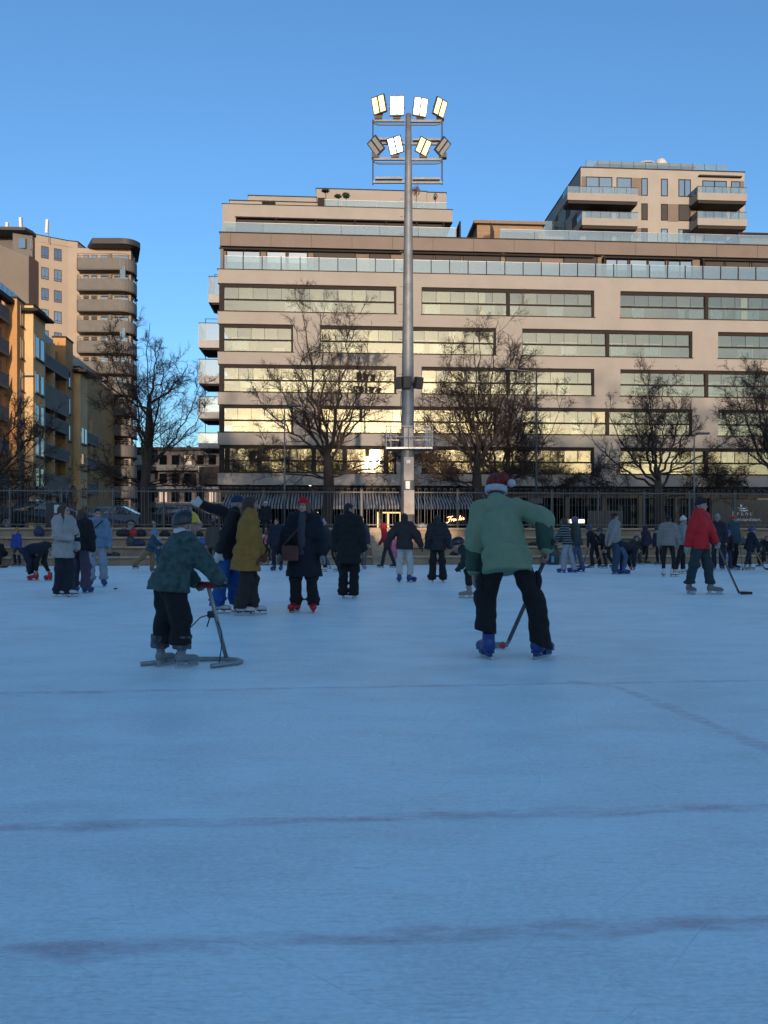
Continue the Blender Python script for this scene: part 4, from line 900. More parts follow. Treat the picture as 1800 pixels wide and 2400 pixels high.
# potted conifers on wall brackets
for x, y, d, lb in ((62, 1150, 47, 'small potted conifer on a post beside the street lamp before the ochre building'), (172, 1165, 47, 'small potted conifer on a post in front of the far cream bay')):
    c = px(x, y, d); t = thing('potted_conifer', lb, 'plant', (c.x, c.y, TB), 0, 'potted conifers'); zc = c.z-TB
    MB().box(-.1, .1, -.1, .1, 0, zc-.62).build('pedestal', M('pedestal_stone', (.16, .12, .09), .8), t)
    MB().lathe([(.13, 0), (.19, .3), (.21, .3), (.2, .33)], (0, 0, zc-.62), 10).build('pot', M('terracotta', (.16, .075, .05), .8), t)
    r = random.Random(x); m = MB()
    for i in range(900):
        h = r.random(); rad = .33*(1-h)**.8*r.uniform(.6, 1.05)+.03; a = r.uniform(0, 6.3); p = Vector((rad*math.cos(a), rad*math.sin(a), zc-.35+h*1.05)); q = Vector((math.cos(a), math.sin(a), r.uniform(-.3, .6)))*.07; s = Vector((-math.sin(a), math.cos(a), .2))*.025
        m.add([p-s, p+q, p+s], [(0, 1, 2)])
    tag(m.build('foliage', M('conifer', (.022, .035, .022), .9, .4, 9), t), kind='stuff')
    MB().tube([(0, 0, zc-.4), (0, 0, zc+.6)], [.04, .01], 5).build('stem', bark, t)
# ---------------------------------------------------------------- people: bodies and clothes from smooth-blended solids
def nrm(a): a = np.asarray(a, float); return a/(np.linalg.norm(a)+1e-9)
class SDF:
    def __init__(s, h, k=.03, wr=0., seed=0): s.h = h; s.k = k; s.pr = []; s.cuts = []; s.subs = []; s.wr = wr; s.seed = seed
    def cone(s, a, b, ra, rb, k=None):
        a, b = np.asarray(a, float), np.asarray(b, float); s.pr.append(('c', a, b, ra, rb, k, np.minimum(a-ra, b-rb), np.maximum(a+ra, b+rb))); return s
    def chain(s, pts, rs, k=None):
        for i in range(len(pts)-1): s.cone(pts[i], pts[i+1], rs[i], rs[i+1], k)
        return s
    def ell(s, c, r, A=None, k=None):
        c = np.asarray(c, float); r = np.asarray(r, float); A = np.eye(3) if A is None else np.asarray(A, float); m = r.max(); s.pr.append(('e', c, r, A, None, k, c-m, c+m)); return s
    def loft(s, o, A, st, k=None):       # rows of A: side, front, axis; st: (t, half width, half depth, front offset)
        o = np.asarray(o, float); A = np.asarray(A, float); st = np.asarray(st, float); m = st[:, 1:3].max()+abs(st[:, 3]).max()
        e = [o+A[2]*st[0, 0], o+A[2]*st[-1, 0]]; s.pr.append(('l', o, A, st, None, k, np.minimum(*e)-m, np.maximum(*e)+m)); return s
    def cut(s, p, n): s.cuts.append((np.asarray(p, float), nrm(n))); return s        # removes the side n points to
    def sub(s, c, r, A=None): s.subs.append((np.asarray(c, float), np.asarray(r, float), np.eye(3) if A is None else A)); return s
    def mesh(s):
        h = s.h; lo = np.min([p[6] for p in s.pr], 0)-3*h; hi = np.max([p[7] for p in s.pr], 0)+3*h
        n = np.ceil((hi-lo)/h).astype(int)+1; Fd = np.full(n, .3, np.float32); ax = [lo[i]+np.arange(n[i])*h for i in range(3)]
        mg = max(.06, 3*h)
        for ty, a, b, c, d, k, l0, h0 in s.pr:
            k = k or s.k
            i0 = np.maximum(((l0-mg-lo)/h).astype(int), 0); i1 = np.minimum(((h0+mg-lo)/h).astype(int)+2, n)
            X, Y, Z = np.meshgrid(ax[0][i0[0]:i1[0]], ax[1][i0[1]:i1[1]], ax[2][i0[2]:i1[2]], indexing='ij')
            P = np.stack([X, Y, Z], -1).astype(np.float32)
            if ty == 'c':
                v = (b-a).astype(np.float32); t = np.clip(((P-a.astype(np.float32)) @ v)/(v @ v+1e-12), 0, 1); q = P-a.astype(np.float32)-t[..., None]*v; f = np.sqrt((q*q).sum(-1))-(c+(d-c)*t)
            elif ty == 'e':
                q = (P-a.astype(np.float32)) @ c.T.astype(np.float32)/b.astype(np.float32); g = np.sqrt((q*q).sum(-1)); f = (g-1)*b.min()
            else:
                q = (P-a.astype(np.float32)) @ b.T.astype(np.float32); t = q[..., 2]; st = c
                w = np.interp(t, st[:, 0], st[:, 1]); dp = np.interp(t, st[:, 0], st[:, 2]); of = np.interp(t, st[:, 0], st[:, 3])
                g = np.sqrt((q[..., 0]/w)**2+((q[..., 1]-of)/dp)**2); f = (g-1)*np.minimum(w, dp); e = np.maximum(st[0, 0]-t, t-st[-1, 0]); f = np.maximum(f, e)
            S = Fd[i0[0]:i1[0], i0[1]:i1[1], i0[2]:i1[2]]; hh = np.maximum(k-np.abs(S-f), 0)/k
            S[...] = np.minimum(S, f)-hh*hh*k*.25
        X, Y, Z = np.meshgrid(*ax, indexing='ij', sparse=True)
        for p, nn in s.cuts: np.maximum(Fd, ((X-p[0])*nn[0]+(Y-p[1])*nn[1]+(Z-p[2])*nn[2]).astype(np.float32), out=Fd)
        for c, r, A in s.subs:
            q = [sum(A[i][j]*((X, Y, Z)[j]-c[j]) for j in range(3))/r[i] for i in range(3)]
            g = (np.sqrt(q[0]**2+q[1]**2+q[2]**2)-1)*r.min(); kk = .012; f = -g; hh = np.maximum(kk-np.abs(Fd-f), 0)/kk; Fd = np.maximum(Fd, f)+hh*hh*kk*.25
        if s.wr:
            gg = np.random.default_rng(s.seed); w = 0
            for i in range(5):
                kv = gg.normal(0, 1, 3)*np.array([14, 14, 22])*(1+.5*i); ph = gg.uniform(0, 6); w = w+np.sin(X*kv[0]+Y*kv[1]+Z*kv[2]+ph+1.5*np.sin(X*11+Z*9+ph))/(1+.5*i)
            Fd = Fd+(w*s.wr*.45).astype(np.float32)
        return surface_nets(Fd, lo, h)
EDG = np.array([(0, 1), (2, 3), (4, 5), (6, 7), (0, 2), (1, 3), (4, 6), (5, 7), (0, 4), (1, 5), (2, 6), (3, 7)])
def surface_nets(Fd, lo, h):
    s = Fd < 0; n = np.array(Fd.shape)-1
    cn = [(i >> 2 & 1, i >> 1 & 1, i & 1) for i in range(8)]
    cnt = np.zeros(n, np.int8)
    for a, b, c in cn: cnt += s[a:a+n[0], b:b+n[1], c:c+n[2]]
    act = (cnt > 0) & (cnt < 8); ix = np.argwhere(act); idm = np.full(n, -1, np.int32); idm[act] = np.arange(len(ix))
    val = np.stack([Fd[ix[:, 0]+a, ix[:, 1]+b, ix[:, 2]+c] for a, b, c in cn], 1); pos = np.array(cn, np.float32)
    acc = np.zeros((len(ix), 3), np.float32); num = np.zeros(len(ix), np.float32)
    for e0, e1 in EDG:
        f0, f1 = val[:, e0], val[:, e1]; m = (f0 < 0) != (f1 < 0); t = np.where(m, f0/(f0-f1+1e-12), 0)
        acc += np.where(m[:, None], pos[e0]+(pos[e1]-pos[e0])*t[:, None], 0); num += m
    V = lo+(ix+acc/np.maximum(num, 1)[:, None])*h; Q = []
    for ax in range(3):
        sl0 = [slice(1, -1)]*3; sl1 = [slice(1, -1)]*3; sl0[ax] = slice(0, -1); sl1[ax] = slice(1, None)
        a = s[tuple(sl0)]; b = s[tuple(sl1)]; e = np.argwhere(a != b)
        if not len(e): continue
        off = np.ones(3, int); off[ax] = 0; g = e+off; u, v = (ax+1) % 3, (ax+2) % 3
        def cid(du, dv): q = g.copy(); q[:, u] += du; q[:, v] += dv; return idm[q[:, 0], q[:, 1], q[:, 2]]
        quad = np.stack([cid(-1, -1), cid(0, -1), cid(0, 0), cid(-1, 0)], 1); fl = ~a[tuple(e.T)]
        quad[fl] = quad[fl][:, ::-1]; Q.append(quad)
    Q = np.concatenate(Q); Q = Q[(Q >= 0).all(1)]; return V, Q
# --- heads, hands, skates: made once, then moved into place
def make_head():
    s = SDF(.006, .02)
    s.ell((0, -.006, .035), (.074, .095, .083)); s.ell((0, .018, -.028), (.06, .074, .084)); s.ell((0, .062, -.092), (.026, .024, .02)); s.ell((0, .03, -.075), (.052, .05, .035))
    s.cone((0, .088, .012), (0, .108, -.022), .008, .013, .012); s.ell((.012, .1, -.026), (.009, .009, .008), None, .01); s.ell((-.012, .1, -.026), (.009, .009, .008), None, .01)
    s.ell((0, .078, .034), (.05, .016, .010)); s.ell((0, .087, -.055), (.024, .010, .009), None, .008)
    for q in (-1, 1): s.ell((q*.076, -.008, -.008), (.010, .019, .03), None, .008); s.ell((q*.04, .06, -.028), (.026, .024, .026))
    s.cone((0, -.015, -.05), (0, -.035, -.17), .05, .056)
    for q in (-1, 1): s.sub((q*.031, .100, .014), (.021, .018, .013))
    V, Q = s.mesh(); c = V[Q].mean(1); mi = np.zeros(len(Q), int)
    for q in (-1, 1):
        mi[(((c[:, 0]-q*.031)/.016)**2+((c[:, 2]-.013)/.0075)**2 < 1) & (c[:, 1] > .05)] = 1
        mi[(((c[:, 0]-q*.031)/.021)**2+((c[:, 2]-.034)/.006)**2 < 1) & (c[:, 1] > .05)] = 1
    mi[((c[:, 0]/.024)**2+((c[:, 2]+.056)/.009)**2 < 1) & (c[:, 1] > .05)] = 2
    return V, Q, mi
HEAD = make_head()
def make_hand(kind):                      # fingers along -z from the wrist, palm facing +x (person's inside), thumb to +y
    s = SDF(.0055 if kind != 'mitt' else .008, .010)
    if kind == 'mitt':
        s.ell((0, 0, -.07), (.030, .05, .10)); s.cone((0, .03, -.04), (.0, .075, -.085), .025, .02, .02); s.cone((0, 0, .04), (0, 0, -.02), .042, .04, .02)
    else:
        cu = {'relax': .45, 'grip': 1.35, 'flat': .05}[kind]
        s.cone((0, 0, .05), (0, 0, -.01), .026, .027, .02); s.ell((0, 0, -.045), (.017, .042, .055), None, .02)
        for i, (y, L_) in enumerate(((.030, .072), (.010, .082), (-.011, .076), (-.030, .060))):
            p = np.array([0, y, -.088+abs(y)*.25]); a = cu*.5*(1+.12*i); r = .0092
            for j, l in enumerate((L_*.45, L_*.32, L_*.27)):
                q = p+l*np.array([math.sin(a), y*.3 if kind == 'flat' else 0, -math.cos(a)]); s.cone(p, q, r, r*.93, .006); p = q; a += cu*.65; r *= .94
        p = np.array([.004, .030, -.022]); 
        for j, (l, d) in enumerate(((.040, (.25, .75, -.6)), (.032, (.35+.3*cu, .35, -.75)), (.026, (.45+.4*cu, .05, -.7)))):
            q = p+l*nrm(d); s.cone(p, q, .0125-.0015*j, .0115-.0015*j, .008); p = q
    return s.mesh()
HANDS = {k: make_hand(k) for k in ('relax', 'grip', 'flat', 'mitt')}
def make_boot(kind):
    s = SDF(.009, .025); e = {'figure': 0, 'rental': .012, 'hockey': .005}[kind]
    s.cone((0, -.035, .118), (0, .12, .104), .044+e, .036+e); s.ell((0, .145, .10), (.042+e, .05+e, .032+e)); s.cone((0, -.03, .12), (0, -.045, .25 if kind == 'figure' else .27), .045+e, .048+e*.6); s.ell((0, -.06, .12), (.04+e, .04+e, .05+e))
    s.ell((0, .005, .245), (.03, .035, .045)); s.cut((0, 0, .074), (0, 0, -1)); s.cut((0, 0, .258 if kind != 'rental' else .236), (0, -.1, 1))
    return s.mesh()
BOOTS = {k: make_boot(k) for k in ('figure', 'rental', 'hockey')}
def make_blade(kind, hold, steel_):
    m = MB(); wd = .011 if kind == 'figure' else .02
    m.box(-.04, .04, -.085, -.01, .056, .0745, 0); m.box(-.042, .042, .03, .185, .062, .0745, 0)
    if kind == 'figure': m.box(-.012, .012, -.075, -.04, .03, .057, 1); m.box(-.012, .012, .06, .10, .03, .063, 1)
    else: m.box(-wd, wd, -.085, -.02, .028, .057, 0); m.box(-wd, wd, .07, .175, .028, .063, 0); m.box(-wd*.7, wd*.7, -.02, .07, .028, .036, 0)
    pts = [(-.13, .006), (-.10, 0), (.15, 0), (.195, .008), (.20, .024), (.17, .0305), (-.12, .0305)]; n = len(pts)
    m.add([(-.0032, y, z) for y, z in pts]+[(.0032, y, z) for y, z in pts], [tuple(range(n)), tuple(range(2*n-1, n-1, -1))]+[(i, n+i, n+(i+1) % n, (i+1) % n) for i in range(n)], 1)
    return m.mesh('blade', [hold, steel_])
blade_st = M('blade_steel', (.5, .52, .55), .25, 0, metal=.9)
def cloth(name, col, rough=.9, bump=.35, bs=120, var=.14, scale=9, **k): return M(name, col, rough, var, scale, bump, bs, **k)
SKIN = M('skin', (.36, .20, .145), .55, .08, 20); SKIN2 = M('skin_fair', (.42, .25, .19), .55, .08, 20)
EYE = M('eye_dark', (.05, .035, .03), .4, 0); LIP = M('lip', (.30, .11, .10), .5, 0)
HAIRS = {c: M('hair_'+c, col, .55, .35, 10, .6, 60, stretch=(6, 6, .6)) for c, col in dict(brown=(.06, .032, .02), dark=(.012, .010, .010), fair=(.14, .085, .045), grey=(.25, .24, .23)).items()}
def ik(a, b, l1, l2, pole):
    d = b-a; L = np.linalg.norm(d); L2 = min(L, (l1+l2)*.999); d = d/L; b = a+d*L2
    x = (l1*l1-l2*l2+L2*L2)/(2*L2); hgt = math.sqrt(max(l1*l1-x*x, 0)); p = np.asarray(pole, float); p = p-d*(p @ d); p = nrm(p); return a+d*x+p*hgt, b
def frame(z, y):                        # rotation matrix with columns x, y, z from axis z and rough front y
    z = nrm(z); x = nrm(np.cross(y, z)); y = np.cross(z, x); return np.stack([x, y, z], 1)
def rot3(ax, deg): return np.array(Matrix.Rotation(R(deg), 3, ax))
PN = [0]
def person(label, pos, yaw, H=1.70, d=15, pel=(0, 0, 0), lean=4, side=0, twist=0, feet=((-.11, 0, 8), (.11, 0, -8)), hands=(None, None), elbow=((-.5, -1, 0), (.5, -1, 0)),
           head=(0, 0, 0), fat=1., top=None, bot=None, hat=None, hair='short', hairc='brown', skate=('figure', (.6, .6, .6), (.03, .03, .03)), glove=None, handkind=('relax', 'relax'),
           hood=None, scarf=None, skin=None, extra=None, cat='person', group=None, foot_lift=(0, 0), seat=None, shoes=None, name='person'):
    """top: (mat, thickness, hem drop below pelvis, flare, sleeve factor); bot: (mat, thigh, knee, hem radii, hem height)"""
    PN[0] += 1; sd = PN[0]; h = .011 if d < 9 else .014 if d < 13 else .018 if d < 20 else .024; S = H/1.75
    t = thing(name, label, cat, pos, R(yaw), group); skin = skin or SKIN
    sk = .0 if shoes else .072
    th, sh = .245*H, .247*H; ank_z = sk+.065*S
    hipw = .088*S; pz = (ank_z+(th+sh)*.988 if seat is None else seat)+pel[2]; pv = np.array([pel[0], pel[1], pz])
    Rm = rot3('Z', twist) @ rot3('X', -lean) @ rot3('Y', side); up, fr, sd_ = Rm[:, 2], Rm[:, 1], Rm[:, 0]
    Rp = rot3('X', -lean*.45) @ rot3('Y', side*.4)
    hips = [pv-Rp[:, 0]*hipw, pv+Rp[:, 0]*hipw]
    ch = pv+up*(.30*H); shw = .108*H; shl = [ch-sd_*shw, ch+sd_*shw]
    legs = []
    for i in (0, 1):
        fx, fy, ta = feet[i]; an = np.array([fx, fy-.035*S, ank_z+foot_lift[i]]); pole = np.array([math.sin(-R(ta))*.8+(-.12, .12)[i], 1, .05]); kn, an2 = ik(hips[i], an, th, sh, pole); legs.append((hips[i], kn, an2 if seat is None else an))
    arms = []
    for i in (0, 1):
        hd = hands[i]; q = (-1, 1)[i]
        hd = np.array([q*(.25*S*fat**.5+.03), .04, pz-.04*H-.03])+np.array([ch[0]*.6, ch[1]*.55, 0]) if hd is None else np.asarray(hd, float)
        el, wr = ik(shl[i], hd, .172*H, .150*H, elbow[i]); arms.append((shl[i], el, wr))
    nk = ch+up*.035*H; hr = Rm @ rot3('Z', head[0]) @ rot3('X', -(head[1]-lean*.8)) @ rot3('Y', head[2]) if True else Rm
    hc = nk+up*.012*H+(.066*H)*(hr[:, 2]*.6+up*.4)+fr*.012
    hs = H*.56 if H > 1.5 else .93+(H-1.26)*.4 if H > 1.05 else .82
    hs = hs*1.0
    # body
    B = SDF(max(h, .016), .03)
    f = fat
    B.loft(pv, np.stack([sd_, fr, up]), [(-.09*S, .13*S, .10*S, 0), (0, .15*S*f, .105*S*f, -.01), (.12*S, .13*S*f, .095*S*f, 0), (.3*S, .15*S*f, .11*S, .0), (.40*S, .14*S, .09*S, -.01), (.52*S, .12*S, .06*S, -.012)])
    for a, e, w_ in arms: B.chain([a, e, w_], [.046*S, .036*S, .026*S])
    for a, k_, e in legs: B.chain([a, k_, e], [.08*S, .052*S, .035*S])
    B.cone(ch, nk+up*.05*H, .055*S, .052*S)
    V, Q = B.mesh(); Vs, Qs, Ms = [V], [Q], [np.zeros(len(Q), int)]; o = len(V)
    Hm = np.asarray(hr)*hs; Vs.append(HEAD[0] @ Hm.T+hc); Qs.append(HEAD[1]+o); Ms.append(HEAD[2]); o += len(HEAD[0])
    gl_parts = []
    for i in (0, 1):
        a, e, w_ = arms[i]; ax = nrm(w_-e); kd = handkind[i]; inn = sd_*(-1 if i else 1)
        yy = fr if abs(ax @ fr) < .85 else up
        z = -ax; x = nrm(inn-z*(inn @ z)) if abs(inn @ z) < .95 else nrm(np.cross(yy, z)); y = np.cross(z, x)
        if y @ yy < 0: y = -y                                   # mirrored hand keeps the thumb forward
        A = np.stack([x, y, z], 1)*(S*1.02); HV, HQ = HANDS['mitt' if glove and glove[1] == 'mitt' else kd]
        if np.linalg.det(A) < 0: HQ = HQ[:, ::-1]
        v = HV @ A.T+w_+ax*.01
        if glove: gl_parts.append((HV @ (A*1.12).T+w_+ax*.012, HQ))
        else: Vs.append(v); Qs.append(HQ+o); Ms.append(np.zeros(len(HQ), int)); o += len(v)
    link('body', np_mesh('body', np.concatenate(Vs), np.concatenate(Qs), [skin, EYE, LIP], True, np.concatenate(Ms)), t)
    for v, q in gl_parts: link('glove', np_mesh('glove', v, q, glove[0]), t)
    # trousers
    if bot:
        m, r0, r1, r2, hem = bot; hem2 = hem if isinstance(hem, tuple) else (hem, hem); hem = min(hem2); s = SDF(h, .035, .015 if d < 9 else .010 if d < 20 else .005, sd)
        s.loft(pv, np.stack([Rp[:, 0], Rp[:, 1], Rp[:, 2]]), [(-.10*S, .145*S*f, .115*S*f, -.015), (0, .160*S*f, .12*S*f, -.02), (.05*S, .14*S*f, .10*S*f, -.005)])
        for i, (a, k_, e) in enumerate(legs):
            dn = nrm(e-k_); end = e+dn*max(ank_z-hem, .0)
            s.cone(a, k_, r0*S*f, r1*S, None); s.cone(k_, end+dn*.03, r1*S, r2*S)
            if d < 20 and sd > 2:
                s.ell(k_+(end-k_)*.8, (r2*S*1.06, r2*S*1.06, .03), None, .04)
                s.ell(k_+np.array([0, .01, 0]), (r1*S*1.06, r1*S*1.06, .05), None, .05)
        lo = min(e[2] for a, k_, e in legs); 
        if seat is None and max(foot_lift) < .02: s.cut((feet[0][0], 0, hem2[0]), ((hem2[1]-hem2[0])/(feet[1][0]-feet[0][0]+1e-6), 0, -1))
        V, Q = s.mesh(); link('trousers', np_mesh('trousers', V, Q, m), t)
    # jacket
    if top:
        m, tk, hem, flare, slv = top; s = SDF(h, .04, 0.014 if d < 9 else .013 if d < 20 else .006, sd+50); w1 = .150*S*f+tk; d1 = .115*S*f+tk
        s.loft(pv, np.stack([sd_, fr, up]), [(-.02, w1+.014, d1+.012, -.01), (.12*S, w1-.004, d1-.004, 0), (.30*S, w1+.006, d1+.006, .005), (.42*S, w1-.012, d1-.012, -.005), (.50*S, .125*S+tk*.6, .075*S+tk, -.012), (.555*S, .075*S+tk*.5, .065*S+tk*.5, -.01)])
        s.cone(ch-sd_*.06, ch+up*.05*H, .07*S+tk*.4, .058*S+tk*.5)
        for a, e, w_ in arms: s.cone(ch+up*.035*H, a+(ch-a)*.1, .062*S+tk*.5, .055*S+tk*.7, .05)
        if hem > .02:
            s.loft(pv, np.stack([Rp[:, 0], Rp[:, 1], Rp[:, 2]]), [(-hem, w1+flare+.01, d1+flare+.012, -.005), (-.02, w1+.018, d1+.018, -.01), (.06, w1, d1, -.005)], .05)
        for a, e, w_ in arms:
            dn = nrm(w_-e); s.chain([a+(ch-a)*.12, e, w_-dn*.005], [(.060*S+tk*.75)*slv, (.050*S+tk*.75)*slv, (.040*S+tk*.65)*slv], .035)
            if d < 20: s.ell(e, ((.052*S+tk*.75)*slv,)*3, None, .03); s.ell(a+(e-a)*.75, ((.056*S+tk*.75)*slv,)*3, None, .03)
        if hood == 'down':
            s.ell(nk-fr*.085*S+up*.01, (.115*S, .06*S, .085*S), np.stack([sd_, fr, up]), .03); s.cone(nk-sd_*.08+up*.02, nk+sd_*.08+up*.02, .05*S, .05*S)
        V, Q = s.mesh(); link('jacket', np_mesh('jacket', V, Q, m), t)
    if scarf:
        s = SDF(max(h, .014), .03, .006, sd); s.ell(nk+up*.02+fr*.01, (max(.10*S, .092), max(.095*S, .088), .05), np.stack([sd_, fr, up]))
        if len(scarf) > 1: 
            for qx in (-.05, .06): s.loft(nk+fr*(.13*S+.03), np.stack([sd_, fr, up]), [(-scarf[1]+qx, .055, .022, .02), (-.1, .05, .025, .02), (.0, .05, .03, -.03)]) if qx < 0 else None
        V, Q = s.mesh(); link('scarf', np_mesh('scarf', V, Q, scarf[0]), t)
    # things on the head, in head space
    def headpart(nm, s, mats, mif=None):
        V, Q = s.mesh(); mi = mif(V[Q].mean(1)) if mif else None; link(nm, np_mesh(nm, V @ Hm.T+hc, Q, mats, True, mi), t)
    hh = .009 if d < 13 else .012
    hm_ = HAIRS[hairc]
    if hair == 'long':
        s = SDF(hh, .025, .006, sd); s.ell((0, -.016, .042), (.088, .102, .09)); s.cone((0, -.075, .02), (0, -.10, -.26), .075, .06, .05)
        for q in (-1, 1): s.chain([(q*.072, .0, .03), (q*.085, .012, -.12), (q*.10, .035, -.33)], [.032, .034, .022])
        s.sub((0, .10, -.035), (.062, .085, .095)); headpart('hair', s, hm_)
    elif hair == 'bob':
        s = SDF(hh, .025, .005, sd); s.ell((0, -.014, .04), (.087, .103, .09)); s.cone((0, -.06, .0), (0, -.065, -.10), .085, .08, .04)
        for q in (-1, 1): s.cone((q*.07, .0, .02), (q*.075, .01, -.11), .03, .028)
        s.sub((0, .10, -.035), (.064, .085, .095)); headpart('hair', s, hm_)
    elif hair == 'short':
        s = SDF(hh, .02, .004, sd); s.ell((0, -.014, .042), (.083, .100, .088)); s.ell((0, -.06, -.02), (.06, .05, .06)); s.sub((0, .11, -.03), (.075, .09, .10)); headpart('hair', s, hm_)
    if hat:
        kind, m = hat[0], hat[1]
        if kind == 'beanie':
            s = SDF(hh, .015, .003, sd); s.ell((0, -.012, .05), (.093, .11, .105)); s.cone((0, -.02, .13), (0, -.025, .155), .05, .035, .05); s.cut((0, 0, .036), (0, .25, -1)); s.loft((0, -.012, .046), [[1, 0, 0], nrm((0, 1, .22)), nrm((0, -.22, 1))], [(-.035, .094, .112, 0), (-.005, .101, .119, 0), (.03, .1, .117, 0)], .008)
            if len(hat) > 2: s.ell((0, -.03, .19), (.036, .036, .036), None, .01)
            headpart('hat', s, m)
        elif kind == 'cap':
            s = SDF(hh, .012); s.ell((0, -.008, .045), (.088, .106, .088)); s.cut((0, 0, .04), (0, 0, -1)); s.ell((0, .11, .045), (.065, .07, .012), None, .02); headpart('hat', s, m)
        elif kind == 'band':
            s = SDF(hh, .012, .002, sd); s.ell((0, -.012, .052), (.09, .108, .10)); s.cut((0, 0, .032), (0, .2, -1)); headpart('hat', s, m)
        elif kind == 'helmet':
            s = SDF(hh, .012); s.ell((0, -.012, .055), (.104, .128, .108)); s.cut((0, 0, .022), (0, .22, -1)); s.loft((0, -.01, .03), [[1, 0, 0], nrm((0, 1, .22)), nrm((0, -.22, 1))], [(-.02, .106, .132, .0), (.015, .107, .132, .0)], .006)
            s.ell((0, .09, .045), (.07, .04, .02), None, .02)
            for q in (-.04, 0, .04): s.sub((q, -.04, .16), (.009, .07, .03))
            m2 = hat[2] if len(hat) > 2 else m; headpart('helmet', s, [m, m2], (lambda c: ((c[:, 1] > hat[3] if len(hat) > 3 else c[:, 2] < .01)).astype(int)))
            mb = MB()
            for q in (-1, 1): mb.tube([Vector(Hm @ np.array(p)+hc) for p in ((q*.09, .02, .02), (q*.072, .03, -.05), (0, .05, -.12))], .006*hs, 4)
            mb.build('chin_strap', M('strap_pale', (.4, .4, .42), .7, 0), t)
        elif kind == 'hood':
            s = SDF(hh, .03, .004, sd); s.ell((0, -.02, .03), (.102, .118, .115)); s.cone((0, -.04, -.03), (0, -.04, -.15), .09, .10, .04); s.sub((0, .115, -.015), (.066, .10, .10)); headpart('hood', s, m)
        elif kind == 'santa':
            s = SDF(hh, .02, .003, sd); s.loft((0, -.010, .02), [[1, 0, 0], nrm((0, 1, .28)), nrm((0, -.28, 1))], [(-.03, .104, .12, 0), (0, .112, .13, 0), (.035, .106, .122, 0)]); headpart('hat_brim', s, hat[2])
            s = SDF(hh, .03, .006, sd); s.ell((0, -.02, .08), (.096, .113, .10)); s.chain([(0, -.02, .13), (.06, -.06, .135), (.115, -.09, .085)], [.075, .05, .03]); s.cut((0, 0, .045), (0, .28, -1)); headpart('hat', s, hat[1])
            s = SDF(hh, .02, .004, sd); s.ell((.135, -.10, .055), (.042, .042, .042)); headpart('pompom', s, hat[2])
    # skates or shoes
    if shoes:
        for i in (0, 1):
            fx, fy, ta = feet[i]; V, Q = BOOTS['figure']; q = V.copy(); q[:, 2] = (q[:, 2]-.072)*.6
            link('shoe', np_mesh('shoe', q*S, Q, shoes), t, (fx, fy, foot_lift[i]), (0, 0, R(ta)))
    elif skate:
        kd, c1, c2 = skate; nm = 'skate_%s_%s' % (kd, '_'.join('%d' % (q*100) for q in c1)); mt = M(nm, c1, .35 if kd == 'rental' else .5, .08, 12)
        hold = M('holder_'+'_'.join('%d' % (q*100) for q in c2), c2, .45, 0)
        for i in (0, 1):
            fx, fy, ta = feet[i]; V, Q = BOOTS[kd]
            b = link('skate', np_mesh('skate', V*S, Q, mt), t, (fx, fy, foot_lift[i]), (0, 0, R(ta)))
            bl = link('blade', make_blade(kd, hold, blade_st), b); bl.scale = (S, S, S)
    info = dict(root=t, arms=arms, ch=ch, pv=pv, sd=sd_, fr=fr, up=up, nk=nk, S=S, legs=legs, hc=hc, Hm=Hm)
    return info
def wpt(info, p):                        # local point -> world
    r = info['root']; return Matrix.Translation(r.location) @ r.rotation_euler.to_matrix().to_4x4() @ Vector(p)
def along(label, name, cat, info=None): pass
# ---------------------------------------------------------------- clothes
def lw(yaw, dx, dy, z):                  # world offset -> local
    a = R(yaw); return (dx*math.cos(a)+dy*math.sin(a), -dx*math.sin(a)+dy*math.cos(a), z)
def lf(yaw, dx, dy, toe_world):          # foot: world offset, toe heading in world yaw
    x, y, _ = lw(yaw, dx, dy, 0); return (x, y, toe_world-yaw)
k_ = cloth
BLK = k_('cloth_black', (.010, .010, .012)); NVY = k_('cloth_navy', (.012, .016, .032)); DRK = k_('cloth_charcoal', (.025, .025, .028)); JEAN = k_('denim_mid', (.06, .10, .17), .9, .3, 200); JEANL = k_('denim_light', (.27, .31, .36), .9, .3, 200)
GRYP = k_('trousers_grey', (.10, .095, .10)); WHT = k_('cloth_white', (.6, .6, .6)); GRY = k_('cloth_grey', (.22, .22, .23))
RB = ('rental', (.012, .045, .20), (.012, .035, .17)); RR = ('rental', (.42, .012, .02), (.36, .012, .02)); FW = ('figure', (.55, .54, .52), (.02, .018, .018)); FB_ = ('figure', (.02, .02, .022), (.02, .02, .02)); HK = ('hockey', (.05, .05, .055), (.45, .46, .48)); HT = ('hockey', (.26, .23, .18), (.5, .5, .5))
STRAIGHT = lambda m, hem=.13: (m, .095, .075, .075, hem)
WIDE = lambda m, hem=.05: (m, .098, .088, .092, hem)
SLIM = lambda m, hem=.17: (m, .088, .06, .05, hem)
JK = lambda m, tk=.022, hem=.08, fl=.01, sl=1.0: (m, tk, hem, fl, sl)
stickm = M('stick_shaft', (.06, .06, .065), .45, .3, 6); stickw = M('stick_wood', (.32, .22, .15), .55, .2, 5); tape = M('stick_tape', (.02, .02, .02), .8)
